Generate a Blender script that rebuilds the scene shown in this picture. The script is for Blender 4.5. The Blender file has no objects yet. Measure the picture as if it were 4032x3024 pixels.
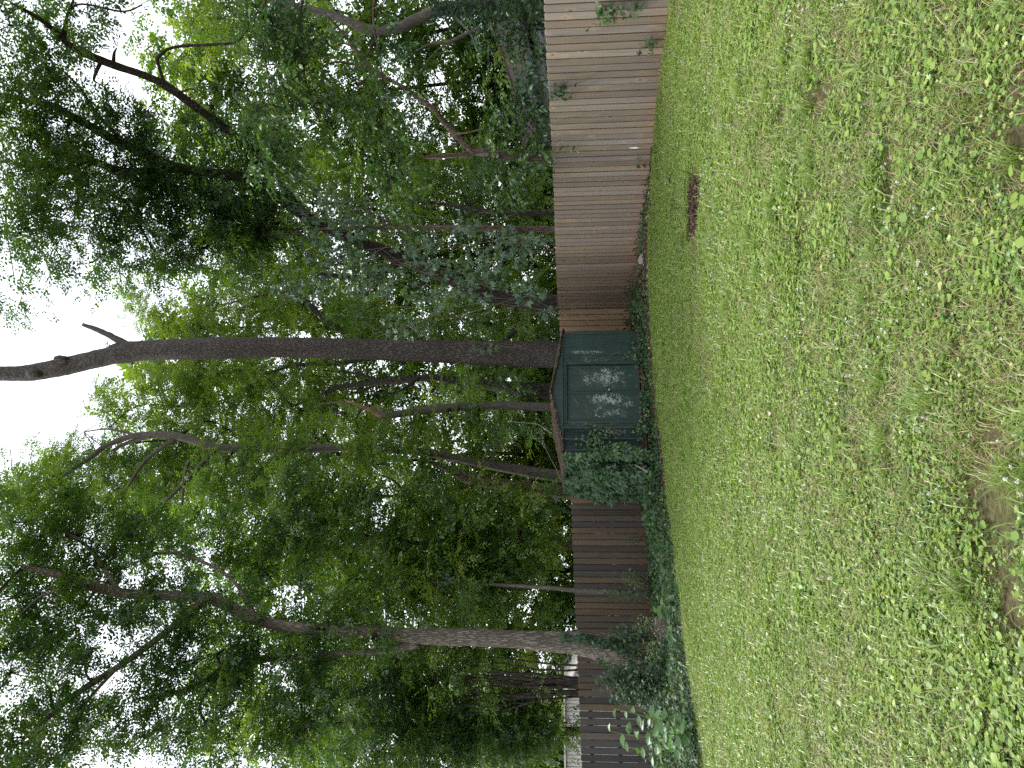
import bpy, math, random
import numpy as np
from mathutils import Matrix, Vector

# ------------------------------------------------------------------ camera, sky, sun, exposure
scene = bpy.context.scene
COL = scene.collection
R = math.radians
rng = np.random.default_rng(7)
random.seed(7)

EYE = np.array([0.0, 0.0, 1.62])
FPX = 3028.0                                   # focal length in pixels of the 4032 px wide photograph
PITCH = math.atan(229 / FPX)
ROLL = 0.012
Fw = np.array([0, math.cos(PITCH), math.sin(PITCH)])
Up = np.array([0, -math.sin(PITCH), math.cos(PITCH)])
Rt = np.array([1.0, 0, 0])
Uc = Up * math.cos(ROLL) + Rt * math.sin(ROLL)
Rc = Rt * math.cos(ROLL) - Up * math.sin(ROLL)
cam = bpy.data.objects.new('camera', bpy.data.cameras.new('camera'))
COL.objects.link(cam)
cam.data.sensor_fit = 'HORIZONTAL'
cam.data.sensor_width = 36.0
cam.data.lens = 36.0 * FPX / 4032.0
cam.data.clip_start = 0.05
cam.data.clip_end = 900.0
mw = Matrix.Identity(4)                        # the phone was held sideways: its long side is vertical
for i in range(3):
    mw[i][0], mw[i][1], mw[i][2], mw[i][3] = -Uc[i], Rc[i], -Fw[i], EYE[i]
cam.matrix_world = mw
scene.camera = cam

SUN_EL, SUN_AZ = R(58), R(298)                 # azimuth clockwise from +Y
world = bpy.data.worlds.new('World')
scene.world = world
world.use_nodes = True
wn, wl = world.node_tree.nodes, world.node_tree.links
wn.clear()
wo = wn.new('ShaderNodeOutputWorld'); wb = wn.new('ShaderNodeBackground')
sky = wn.new('ShaderNodeTexSky'); sky.sky_type = 'NISHITA'; sky.sun_disc = False
sky.sun_elevation = SUN_EL; sky.sun_rotation = SUN_AZ
sky.dust_density = 4.0; sky.air_density = 1.0; sky.ozone_density = 1.0
wm = wn.new('ShaderNodeMix'); wm.data_type = 'RGBA'
wm.inputs['Factor'].default_value = 0.78       # a closed layer of bright cloud
wl.new(sky.outputs[0], wm.inputs['A'])
wm.inputs['B'].default_value = (7.2, 7.5, 7.9, 1)
wl.new(wm.outputs['Result'], wb.inputs['Color'])
wb.inputs['Strength'].default_value = 0.10
wl.new(wb.outputs[0], wo.inputs[0])
sun = bpy.data.objects.new('sun', bpy.data.lights.new('sun', 'SUN'))
COL.objects.link(sun)
sun.data.energy = 1.5; sun.data.angle = R(11); sun.data.color = (1.0, 0.96, 0.9)
sd = Vector((math.sin(SUN_AZ) * math.cos(SUN_EL), math.cos(SUN_AZ) * math.cos(SUN_EL), math.sin(SUN_EL)))
sun.rotation_euler = sd.to_track_quat('Z', 'Y').to_euler()
sun.location = (0, -10, 30)

vs = scene.view_settings
vs.view_transform = 'Standard'; vs.look = 'None'; vs.gamma = 1.0; vs.use_curve_mapping = False
vs.exposure = 1.5
cy = scene.cycles
cy.max_bounces = 5; cy.diffuse_bounces = 4; cy.glossy_bounces = 1; cy.transmission_bounces = 3
cy.transparent_max_bounces = 4; cy.use_denoising = False; cy.sample_clamp_indirect = 8
cy.caustics_reflective = False; cy.caustics_refractive = False


# ------------------------------------------------------------------ helpers
def at(px, py, Y):
    """a sight line of the photograph, followed to the distance Y"""
    a = (1512 - py) / FPX; b = (px - 2016) / FPX
    d = Fw + a * Rc - b * Uc
    return EYE + d * (Y / d[1])


def gz(x, y):
    x = np.asarray(x, float); y = np.asarray(y, float)
    z = 0.0323 * np.clip(x, -16, 14) - 0.0053 * np.clip(y, -10, 40)
    z = z + 0.26 * np.exp(-((x + .2) / 2.2) ** 2 - ((y - 17.8) / 1.5) ** 2)
    z = z + 0.018 * np.sin(x * 1.3 + 0.7 * np.sin(y * .6)) * np.cos(y * .9 + .4 * np.sin(x))
    return z


def unit(v):
    return v / np.maximum(np.linalg.norm(v, axis=-1, keepdims=True), 1e-9)


def link(o, parent=None):
    COL.objects.link(o)
    if parent is not None: o.parent = parent
    return o


def tag(o, label=None, cat=None, group=None, kind=None):
    if label: o['label'] = label
    if cat: o['category'] = cat
    if group: o['group'] = group
    if kind: o['kind'] = kind
    return o


def empty(name, loc, rz=0.0):
    o = bpy.data.objects.new(name, None)
    o.location = loc; o.rotation_euler = (0, 0, rz); o.empty_display_size = .2
    COL.objects.link(o)
    return o


def mesh_np(name, V, F, mat=None, attrs=None, smooth=False):
    """V (n,3); F (m,k) with k = 3 or 4"""
    V = np.asarray(V, np.float32); F = np.asarray(F, np.int32)
    me = bpy.data.meshes.new(name)
    k = F.shape[1]
    me.vertices.add(len(V)); me.vertices.foreach_set('co', V.ravel())
    me.loops.add(F.size); me.loops.foreach_set('vertex_index', F.ravel())
    me.polygons.add(len(F))
    me.polygons.foreach_set('loop_start', np.arange(0, F.size, k, dtype=np.int32))
    me.polygons.foreach_set('loop_total', np.full(len(F), k, np.int32))
    if smooth: me.polygons.foreach_set('use_smooth', np.ones(len(F), bool))
    if attrs:
        for an, av in attrs.items():
            me.attributes.new(an, 'FLOAT', 'POINT').data.foreach_set('value', np.asarray(av, np.float32))
    me.update(calc_edges=True)
    if mat: me.materials.append(mat)
    return me


def obj(name, me, parent=None, loc=None):
    o = bpy.data.objects.new(name, me)
    if loc is not None: o.location = loc
    return link(o, parent)


class MB:
    """collects quads and boxes for one mesh"""
    def __init__(s): s.v = []; s.f = []

    def box(s, x0, x1, y0, y1, z0, z1):
        n = len(s.v)
        s.v += [(x0, y0, z0), (x1, y0, z0), (x1, y1, z0), (x0, y1, z0), (x0, y0, z1), (x1, y0, z1), (x1, y1, z1), (x0, y1, z1)]
        s.f += [tuple(n + i for i in q) for q in ((0, 3, 2, 1), (4, 5, 6, 7), (0, 1, 5, 4), (1, 2, 6, 5), (2, 3, 7, 6), (3, 0, 4, 7))]
        return s

    def poly(s, pts):
        n = len(s.v); s.v += [tuple(p) for p in pts]; s.f.append(tuple(range(n, n + len(pts)))); return s

    def prism(s, pts, off):
        """polygon pts (list of 3-vectors) extruded by off"""
        n = len(s.v); m = len(pts)
        s.v += [tuple(p) for p in pts] + [tuple(np.array(p) + np.array(off)) for p in pts]
        s.f.append(tuple(range(n, n + m))); s.f.append(tuple(range(n + 2 * m - 1, n + m - 1, -1)))
        for i in range(m):
            j = (i + 1) % m
            s.f.append((n + j, n + i, n + m + i, n + m + j))
        return s

    def mesh(s, name, mat, bevel=0.0):
        me = bpy.data.meshes.new(name)
        me.from_pydata(s.v, [], s.f); me.update()
        import bmesh
        bm = bmesh.new(); bm.from_mesh(me)
        if bevel: bmesh.ops.bevel(bm, geom=bm.edges[:], offset=bevel, segments=1, affect='EDGES', profile=.5)
        bmesh.ops.recalc_face_normals(bm, faces=bm.faces[:])
        bm.to_mesh(me); bm.free()
        if mat: me.materials.append(mat)
        return me

    def build(s, name, mat, parent=None, bevel=0.0, loc=None):
        return obj(name, s.mesh(name, mat, bevel), parent, loc)


def spline(P, n):
    """Catmull-Rom through the rows of P (k,d) -> (n,d)"""
    P = np.asarray(P, float)
    if len(P) == 2: 
        t = np.linspace(0, 1, n)[:, None]; return P[0] * (1 - t) + P[1] * t
    Q = np.vstack([2 * P[0] - P[1], P, 2 * P[-1] - P[-2]])
    u = np.linspace(0, len(P) - 1, n); i = np.minimum(u.astype(int), len(P) - 2); t = (u - i)[:, None]
    a, b, c, d = Q[i], Q[i + 1], Q[i + 2], Q[i + 3]
    return .5 * (2 * b + (c - a) * t + (2 * a - 5 * b + 4 * c - d) * t ** 2 + (3 * b - a - 3 * c + d) * t ** 3)


def tube_arrays(P, rad, sides=8, rough=0.0, seed=0, ridges=0):
    P = np.asarray(P, float); n = len(P); rad = np.asarray(rad, float)
    T = unit(np.gradient(P, axis=0))
    ref = np.array([0.31, 0.95, 0.05])
    A = unit(np.cross(T, ref)); B = np.cross(T, A)
    th = np.linspace(0, 2 * np.pi, sides, endpoint=False)
    rr = np.repeat(rad[:, None], sides, 1)
    if rough:
        g = np.random.default_rng(seed)
        rr = rr * (1 + rough * g.normal(size=rr.shape) + rough * 1.3 * np.repeat(g.normal(size=(n, 1)), sides, 1) * .5)
        if ridges: rr = rr * (1 + .05 * np.sin(th * ridges + 1.5 * np.sin(np.arange(n) * .35))[:] if False else 1 + .045 * np.sin(th[None, :] * ridges + 1.2 * np.sin(np.arange(n)[:, None] * .3)))
    V = P[:, None] + rr[..., None] * (np.cos(th)[None, :, None] * A[:, None] + np.sin(th)[None, :, None] * B[:, None])
    V = V.reshape(-1, 3)
    i, j = np.meshgrid(np.arange(n - 1), np.arange(sides), indexing='ij')
    a = (i * sides + j).ravel(); b = (i * sides + (j + 1) % sides).ravel()
    F = np.stack([a, b, b + sides, a + sides], 1)
    # end caps as fans of quads collapsing on the centre
    c0, c1 = len(V), len(V) + 1
    V = np.vstack([V, P[:1], P[-1:] + T[-1:] * rad[-1] * .4])
    s = np.arange(0, sides, 2)
    cap0 = np.stack([np.full(len(s), c0), (s + 2) % sides, (s + 1) % sides, s], 1)
    e = (n - 1) * sides
    cap1 = np.stack([np.full(len(s), c1), e + s, e + (s + 1) % sides, e + (s + 2) % sides], 1)
    return V, np.vstack([F, cap0, cap1])


class Tubes:
    def __init__(s): s.V = []; s.F = []; s.n = 0

    def add(s, P, rad, sides=4, **k):
        V, F = tube_arrays(P, rad, sides, **k)
        s.V.append(V); s.F.append(F + s.n); s.n += len(V)

    def mesh(s, name, mat, base=None, smooth=True):
        V = np.vstack(s.V)
        if base is not None: V = V - np.asarray(base)
        return mesh_np(name, V, np.vstack(s.F), mat, smooth=smooth)


# ------------------------------------------------------------------ materials
def nodes(name):
    m = bpy.data.materials.new(name); m.use_nodes = True
    nt = m.node_tree; nt.nodes.clear()
    out = nt.nodes.new('ShaderNodeOutputMaterial')
    return m, nt, out


def N(nt, typ, **kw):
    n = nt.nodes.new(typ)
    for k, v in kw.items():
        if k in n.inputs: n.inputs[k].default_value = v
        else: setattr(n, k, v)
    return n


def L(nt, a, b): nt.links.new(a, b)


def mixc(nt, fac, a, b, blend='MIX'):
    m = nt.nodes.new('ShaderNodeMix'); m.data_type = 'RGBA'; m.blend_type = blend
    for s, v in (('Factor', fac), ('A', a), ('B', b)):
        if hasattr(v, 'is_linked') or hasattr(v, 'links'): nt.links.new(v, m.inputs[s])
        elif s == 'Factor': m.inputs[s].default_value = v
        else: m.inputs[s].default_value = (*v, 1)
    return m.outputs['Result']


def math_(nt, op, a, b=None):
    m = nt.nodes.new('ShaderNodeMath'); m.operation = op
    for i, v in enumerate((a, b)):
        if v is None: continue
        if hasattr(v, 'links'): nt.links.new(v, m.inputs[i])
        else: m.inputs[i].default_value = v
    return m.outputs[0]


def ramp(nt, fac, stops):
    r = nt.nodes.new('ShaderNodeValToRGB')
    el = r.color_ramp.elements
    while len(el) < len(stops): el.new(.5)
    for e, (p, c) in zip(el, stops):
        e.position = p; e.color = (*c, 1) if len(c) == 3 else c
    nt.links.new(fac, r.inputs[0])
    return r.outputs[0]


def coords(nt, kind='Object', scale=(1, 1, 1), offset_random=False):
    tc = nt.nodes.new('ShaderNodeTexCoord')
    src = tc.outputs[kind]
    if offset_random:
        oi = nt.nodes.new('ShaderNodeObjectInfo')
        va = nt.nodes.new('ShaderNodeVectorMath'); va.operation = 'ADD'
        sc = nt.nodes.new('ShaderNodeVectorMath'); sc.operation = 'SCALE'
        cb = nt.nodes.new('ShaderNodeCombineXYZ')
        nt.links.new(oi.outputs['Random'], cb.inputs[0]); nt.links.new(oi.outputs['Random'], cb.inputs[1]); nt.links.new(oi.outputs['Random'], cb.inputs[2])
        nt.links.new(cb.outputs[0], sc.inputs[0]); sc.inputs['Scale'].default_value = 37.0
        nt.links.new(src, va.inputs[0]); nt.links.new(sc.outputs[0], va.inputs[1]); src = va.outputs[0]
    mp = nt.nodes.new('ShaderNodeMapping'); mp.inputs['Scale'].default_value = scale
    nt.links.new(src, mp.inputs[0])
    return mp.outputs[0]


def noise(nt, vec, scale, detail=4, rough=.55, out='Fac'):
    n = nt.nodes.new('ShaderNodeTexNoise')
    n.inputs['Scale'].default_value = scale; n.inputs['Detail'].default_value = detail; n.inputs['Roughness'].default_value = rough
    if vec is not None: nt.links.new(vec, n.inputs['Vector'])
    return n.outputs[0] if out == 'Fac' else n.outputs['Color']


def voronoi(nt, vec, scale, feature='F1', out='Distance', rnd=1.0):
    n = nt.nodes.new('ShaderNodeTexVoronoi'); n.feature = feature
    n.inputs['Scale'].default_value = scale; n.inputs['Randomness'].default_value = rnd
    nt.links.new(vec, n.inputs['Vector'])
    return n.outputs[out]


def bump(nt, h, strength=.5, dist=.02):
    b = nt.nodes.new('ShaderNodeBump'); b.inputs['Strength'].default_value = strength; b.inputs['Distance'].default_value = dist
    nt.links.new(h, b.inputs['Height'])
    return b.outputs[0]


def principled(nt, out, color, rough=.8, normal=None, metallic=0.0, spec=.3):
    p = nt.nodes.new('ShaderNodeBsdfPrincipled')
    if hasattr(color, 'links'): nt.links.new(color, p.inputs['Base Color'])
    else: p.inputs['Base Color'].default_value = (*color, 1)
    if hasattr(rough, 'links'): nt.links.new(rough, p.inputs['Roughness'])
    else: p.inputs['Roughness'].default_value = rough
    p.inputs['Metallic'].default_value = metallic
    p.inputs['Specular IOR Level'].default_value = spec
    if normal is not None: nt.links.new(normal, p.inputs['Normal'])
    nt.links.new(p.outputs[0], out.inputs[0])
    return p


def leaf_mat(name, stops, transl=.42, gloss=.07, grough=.38, ttint=(1.25, 1.35, .55), patch=None):
    m, nt, out = nodes(name)
    at_ = nt.nodes.new('ShaderNodeAttribute'); at_.attribute_name = 'tint'
    fac = at_.outputs['Fac']
    if patch:
        g = nt.nodes.new('ShaderNodeNewGeometry')
        nz = noise(nt, g.outputs['Position'], patch[0], 3, .6)
        fac = math_(nt, 'ADD', fac, math_(nt, 'MULTIPLY', math_(nt, 'SUBTRACT', nz, .5), patch[1]))
    c = ramp(nt, fac, stops)
    tcol = mixc(nt, 1.0, c, ttint, 'MULTIPLY')
    d = N(nt, 'ShaderNodeBsdfDiffuse'); t = N(nt, 'ShaderNodeBsdfTranslucent')
    L(nt, c, d.inputs[0]); L(nt, tcol, t.inputs[0])
    mx = N(nt, 'ShaderNodeMixShader'); mx.inputs[0].default_value = transl
    L(nt, d.outputs[0], mx.inputs[1]); L(nt, t.outputs[0], mx.inputs[2])
    gl = N(nt, 'ShaderNodeBsdfGlossy'); gl.inputs['Roughness'].default_value = grough; gl.inputs[0].default_value = (.9, .95, 1, 1)
    fr = N(nt, 'ShaderNodeLayerWeight'); fr.inputs[0].default_value = .25
    m2 = N(nt, 'ShaderNodeMixShader')
    L(nt, math_(nt, 'ADD', math_(nt, 'MULTIPLY', fr.outputs['Fresnel'], gloss * 1.5), gloss * .6), m2.inputs[0])
    L(nt, mx.outputs[0], m2.inputs[1]); L(nt, gl.outputs[0], m2.inputs[2])
    L(nt, m2.outputs[0], out.inputs[0])
    return m


def bark_mat(name, dark, mid, light, sc=14, stretch=.22, bs=.8, plates=True):
    m, nt, out = nodes(name)
    co = coords(nt, 'Object', (1, 1, stretch))
    wob = noise(nt, co, sc * .6, 3)
    v = voronoi(nt, co, sc * 1.6, 'DISTANCE_TO_EDGE')
    nz = noise(nt, co, sc * 2.2, 6, .65)
    h = math_(nt, 'ADD', math_(nt, 'MULTIPLY', math_(nt, 'MINIMUM', v, .25), 2.2 if plates else .8), math_(nt, 'MULTIPLY', nz, .8))
    c = ramp(nt, h, [(.25, dark), (.62, mid), (1.0, light)])
    big = noise(nt, coords(nt, 'Object'), 1.7, 4, .6)
    c = mixc(nt, ramp(nt, big, [(.35, (0, 0, 0)), (.7, (.55, .55, .55))]), c, tuple(x * .55 for x in mid))
    moss = ramp(nt, noise(nt, coords(nt, 'Object'), 4.5, 5, .7), [(.58, (0, 0, 0)), (.72, (.5, .5, .5))])
    c = mixc(nt, moss, c, (mid[0] * .8, mid[1] * 1.15, mid[2] * .75))
    principled(nt, out, c, .92, bump(nt, h, bs, .03), spec=.15)
    return m


def plain(name, col, rough=.8, var=.15, sc=6, metallic=0.0, spec=.3, bs=.2):
    m, nt, out = nodes(name)
    co = coords(nt, 'Object')
    nz = noise(nt, co, sc, 5, .6)
    c = ramp(nt, nz, [(.3, tuple(x * (1 - var) for x in col)), (.7, tuple(min(1, x * (1 + var)) for x in col))])
    principled(nt, out, c, rough, bump(nt, noise(nt, co, sc * 6, 4), bs, .01), metallic, spec)
    return m


GREEN = [(0.0, (.024, .060, .016)), (.35, (.056, .120, .022)), (.65, (.118, .200, .028)), (1.0, (.22, .29, .040))]
M = {}
M['leaf'] = leaf_mat('leaf', GREEN, transl=.48, gloss=.055)
M['leaf_far'] = leaf_mat('leaf_far', GREEN, transl=.55, gloss=.04)
M['leaf_shiny'] = leaf_mat('leaf_shiny', [(0, (.025, .058, .026)), (.4, (.05, .105, .042)), (.7, (.085, .165, .04)), (1, (.15, .24, .05))], transl=.34, gloss=.085, grough=.36)
M['creeper'] = leaf_mat('creeper', [(0, (.022, .055, .020)), (.4, (.048, .108, .034)), (.75, (.085, .165, .045)), (1, (.16, .25, .06))], transl=.28, gloss=.06, grough=.4)
M['ivy'] = leaf_mat('ivy', [(0, (.016, .040, .018)), (.45, (.034, .080, .030)), (.75, (.070, .135, .038)), (1, (.15, .22, .06))], transl=.28, gloss=.04, grough=.45)
M['litter'] = leaf_mat('litter', [(0, (.05, .033, .022)), (.5, (.13, .085, .055)), (.85, (.25, .18, .12)), (1, (.5, .44, .36))], transl=.1, gloss=.03, ttint=(1, .9, .7))
LAWN = [(0, (.060, .125, .024)), (.3, (.116, .200, .035)), (.6, (.205, .288, .049)), (.85, (.31, .335, .088)), (1.0, (.38, .38, .15))]
M['grass'] = leaf_mat('grass', LAWN, transl=.38, gloss=.035, patch=(.55, .5))
M['clover'] = leaf_mat('clover', [(0, (.055, .115, .032)), (.4, (.135, .232, .044)), (.75, (.250, .350, .072)), (1, (.41, .48, .15))], transl=.35, gloss=.06, patch=(.9, .35))
M['straw'] = leaf_mat('straw', [(0, (.16, .11, .07)), (1, (.42, .34, .20))], transl=.15, gloss=.03, ttint=(1, .95, .7))
M['petal'] = leaf_mat('petal', [(0, (.42, .36, .30)), (.5, (.70, .68, .62)), (1, (.85, .84, .80))], transl=.3, gloss=.03, ttint=(1, 1, .95))
M['bark_scaly'] = bark_mat('bark_scaly', (.026, .022, .020), (.078, .066, .058), (.16, .138, .122), 15, .30, .9)
M['bark_ridged'] = bark_mat('bark_ridged', (.045, .037, .030), (.15, .125, .10), (.31, .27, .23), 17, .16, .9)
M['bark_grey'] = bark_mat('bark_grey', (.055, .048, .042), (.135, .118, .10), (.22, .20, .175), 9, .35, .4, False)
M['bark_dark'] = bark_mat('bark_dark', (.016, .013, .012), (.045, .037, .031), (.10, .085, .072), 14, .2, .6)
M['bark_brown'] = bark_mat('bark_brown', (.035, .025, .019), (.10, .072, .055), (.19, .145, .115), 12, .18, .6)
M['twig'] = plain('twig', (.040, .032, .026), .9, .3, 9, spec=.1)
M['dead_stem'] = plain('dead_stem', (.19, .16, .13), .9, .3, 30, spec=.1)
M['split_wood'] = bark_mat('split_wood', (.09, .055, .03), (.30, .21, .13), (.46, .36, .25), 10, .06, .6, False)


def plank_mat():
    m, nt, out = nodes('fence_wood')
    co = coords(nt, 'Object', (1, 1, 1), True)
    oi = N(nt, 'ShaderNodeObjectInfo')
    mp = N(nt, 'ShaderNodeMapping'); mp.inputs['Scale'].default_value = (34, 34, 1.0); L(nt, co, mp.inputs[0])
    # knots: stretched cells, few per plank
    kp = N(nt, 'ShaderNodeMapping'); kp.inputs['Scale'].default_value = (5.6, 0.6, 2.7); L(nt, co, kp.inputs[0])
    kd = voronoi(nt, kp.outputs[0], 1.0)
    knot = ramp(nt, kd, [(.05, (1, 1, 1)), (.13, (0, 0, 0))])
    halo = ramp(nt, kd, [(.10, (1, 1, 1)), (.34, (0, 0, 0))])
    dist = N(nt, 'ShaderNodeVectorMath'); dist.operation = 'MULTIPLY_ADD'
    L(nt, halo, dist.inputs[0]); dist.inputs[1].default_value = (1.6, 0, .5); L(nt, mp.outputs[0], dist.inputs[2])
    g = noise(nt, dist.outputs[0], 1.0, 6, .62)
    g2 = noise(nt, dist.outputs[0], 3.2, 5, .7)
    gg = math_(nt, 'ADD', math_(nt, 'MULTIPLY', g, .65), math_(nt, 'MULTIPLY', g2, .35))
    base = ramp(nt, gg, [(.28, (.60, .58, .57)), (.50, (.97, .97, .97)), (.72, (1.20, 1.18, 1.16))])
    c = mixc(nt, 1.0, oi.outputs['Color'], base, 'MULTIPLY')
    # weathered grey in streaks
    wz = noise(nt, coords(nt, 'Object', (5, 5, .7), True), 1.0, 4, .6)
    c = mixc(nt, ramp(nt, wz, [(.42, (0, 0, 0)), (.68, (.65, .65, .65))]), c, mixc(nt, 1.0, c, (.78, .84, .95), 'MULTIPLY'))
    c = mixc(nt, math_(nt, 'MULTIPLY', halo, .7), c, mixc(nt, 1.0, c, (1.42, 1.25, 1.08), 'MULTIPLY'))
    c = mixc(nt, math_(nt, 'MULTIPLY', knot, .75), c, (.085, .050, .030))
    # clay splashed on the foot of the boards
    tc = N(nt, 'ShaderNodeTexCoord'); sp = N(nt, 'ShaderNodeSeparateXYZ'); L(nt, tc.outputs['Object'], sp.inputs[0])
    sz = math_(nt, 'ADD', sp.outputs[2], math_(nt, 'MULTIPLY', math_(nt, 'SUBTRACT', wz, .5), .35))
    c = mixc(nt, ramp(nt, sz, [(.04, (.4, .4, .4)), (.36, (0, 0, 0))]), c, mixc(nt, 1.0, c, (1.15, .82, .58), 'MULTIPLY'))
    # shade of the joints, painted as a dark band on the board edges
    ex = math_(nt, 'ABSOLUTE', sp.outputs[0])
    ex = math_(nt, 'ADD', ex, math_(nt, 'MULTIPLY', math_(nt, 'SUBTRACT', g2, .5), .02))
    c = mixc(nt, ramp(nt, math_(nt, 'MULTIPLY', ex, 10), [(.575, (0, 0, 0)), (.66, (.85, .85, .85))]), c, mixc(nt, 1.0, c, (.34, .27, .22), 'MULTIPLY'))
    principled(nt, out, c, .85, bump(nt, gg, .35, .004), spec=.2)
    return m


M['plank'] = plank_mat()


def ground_mat():
    m, nt, out = nodes('soil')
    g = N(nt, 'ShaderNodeNewGeometry')
    a = noise(nt, g.outputs['Position'], 1.1, 5, .6); b = noise(nt, g.outputs['Position'], 38, 5, .7)
    c = ramp(nt, b, [(.3, (.040, .028, .019)), (.52, (.105, .075, .050)), (.75, (.20, .155, .105))])
    th = ramp(nt, b, [(.3, (.045, .048, .020)), (.7, (.13, .135, .050))])
    c = mixc(nt, ramp(nt, a, [(.40, (.9, .9, .9)), (.62, (.15, .15, .15))]), c, th)
    principled(nt, out, c, .95, bump(nt, b, .8, .03), spec=.1)
    return m


def soil_dark():
    m, nt, out = nodes('dug_earth')
    co = coords(nt, 'Object')
    b = noise(nt, co, 22, 6, .7)
    c = ramp(nt, b, [(.3, (.016, .010, .008)), (.55, (.060, .034, .026)), (.8, (.15, .095, .07))])
    principled(nt, out, c, .95, bump(nt, b, 1, .04), spec=.1)
    return m


def shed_paint():
    """dark green enamel with grey-white lichen and flaking in blotches"""
    m, nt, out = nodes('green_enamel')
    co = coords(nt, 'Object')
    sp = N(nt, 'ShaderNodeSeparateXYZ'); L(nt, co, sp.inputs[0])
    nz = noise(nt, co, 2.2, 5, .6)
    base = ramp(nt, nz, [(.3, (.014, .033, .028)), (.6, (.020, .045, .037)), (.8, (.032, .055, .040))])
    # rain streaks
    st = noise(nt, coords(nt, 'Object', (16, 16, .8)), 1.0, 4, .6)
    base = mixc(nt, ramp(nt, st, [(.5, (0, 0, 0)), (.75, (.4, .4, .4))]), base, (.050, .068, .052))
    # lichen patches: centres (x, z, rx, rz) on the front
    tot = None
    for (cx, cz, rx, rz, k) in ((.40, .74, .33, .66, 1.25), (-.10, .72, .20, .64, 1.35), (-.38, .68, .20, .62, 1.0), (-.83, .58, .14, .52, 1.2), (.98, 1.10, .07, .52, 1.15), (.80, 1.0, .14, .6, .8), (-.2, .30, .16, .28, 1.1)):
        dx = math_(nt, 'DIVIDE', math_(nt, 'SUBTRACT', sp.outputs[0], cx), rx)
        dz = math_(nt, 'DIVIDE', math_(nt, 'SUBTRACT', sp.outputs[2], cz), rz)
        d = math_(nt, 'ADD', math_(nt, 'MULTIPLY', dx, dx), math_(nt, 'MULTIPLY', dz, dz))
        w = math_(nt, 'MULTIPLY', math_(nt, 'MAXIMUM', math_(nt, 'SUBTRACT', 1.0, d), 0.0), k)
        tot = w if tot is None else math_(nt, 'MAXIMUM', tot, w)
    big = noise(nt, co, 7.5, 5, .65)
    spot = voronoi(nt, co, 34)
    spot2 = voronoi(nt, co, 70)
    dens = math_(nt, 'ADD', math_(nt, 'MULTIPLY', tot, .40), math_(nt, 'MULTIPLY', math_(nt, 'SUBTRACT', big, .5), 1.3))
    s1 = math_(nt, 'GREATER_THAN', math_(nt, 'MULTIPLY', dens, math_(nt, 'GREATER_THAN', tot, .03)), math_(nt, 'ADD', math_(nt, 'MULTIPLY', spot, .75), .14))
    s2 = math_(nt, 'GREATER_THAN', math_(nt, 'MULTIPLY', dens, math_(nt, 'GREATER_THAN', tot, .02)), math_(nt, 'ADD', math_(nt, 'MULTIPLY', spot2, .8), .05))
    lich = ramp(nt, noise(nt, co, 60, 3), [(.35, (.17, .20, .175)), (.65, (.40, .43, .385))])
    c = mixc(nt, math_(nt, 'MULTIPLY', s2, .35), base, (.20, .23, .19))
    c = mixc(nt, math_(nt, 'MULTIPLY', s1, .92), c, lich)
    # rust at the foot
    ru = ramp(nt, math_(nt, 'ADD', sp.outputs[2], math_(nt, 'MULTIPLY', math_(nt, 'SUBTRACT', big, .5), .5)), [(.00, (.8, .8, .8)), (.07, (0, 0, 0))])
    c = mixc(nt, ru, c, (.10, .038, .020))
    p = principled(nt, out, c, .55, bump(nt, math_(nt, 'ADD', s1, math_(nt, 'MULTIPLY', nz, .3)), .3, .003), spec=.35)
    return m


def shed_roof_mat():
    m, nt, out = nodes('rotted_roofing')
    co = coords(nt, 'Object')
    b = noise(nt, co, 14, 6, .75); v = voronoi(nt, co, 26)
    h = math_(nt, 'ADD', math_(nt, 'MULTIPLY', b, .8), math_(nt, 'MULTIPLY', v, .5))
    c = ramp(nt, h, [(.32, (.020, .014, .011)), (.58, (.085, .057, .045)), (.80, (.17, .12, .095)), (1.0, (.30, .23, .18))])
    moss = ramp(nt, noise(nt, co, 3, 4), [(.55, (0, 0, 0)), (.7, (.5, .5, .5))])
    c = mixc(nt, moss, c, (.06, .055, .025))
    principled(nt, out, c, .95, bump(nt, h, 1, .03), spec=.1)
    return m


M['soil'] = ground_mat(); M['dug'] = soil_dark(); M['enamel'] = shed_paint(); M['roofing'] = shed_roof_mat()
M['trim'] = plain('green_trim', (.019, .042, .035), .5, .25, 5, spec=.35)
M['dark_gap'] = plain('dark_timber', (.03, .024, .02), .9)
M['rust'] = plain('rusty_steel', (.075, .035, .022), .85, .4, 20)
M['galv'] = plain('galvanised', (.38, .37, .34), .45, .2, 12, metallic=.6)
M['stone'] = plain('pale_stone', (.30, .28, .255), .9, .25, 9, bs=.6)
M['paint'] = plain('white_paint', (.78, .77, .74), .7, .1, 30)
M['wall_grey'] = plain('grey_render', (.17, .165, .16), .85, .15, 3)
M['shingle_brown'] = plain('brown_shingle', (.10, .082, .074), .9, .2, 9, bs=.5)
M['gutter'] = plain('dark_gutter', (.028, .032, .042), .5, .2, 6)
M['pale_metal'] = plain('pale_ribbed_metal', (.56, .53, .51), .6, .14, 7, spec=.3)


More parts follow.
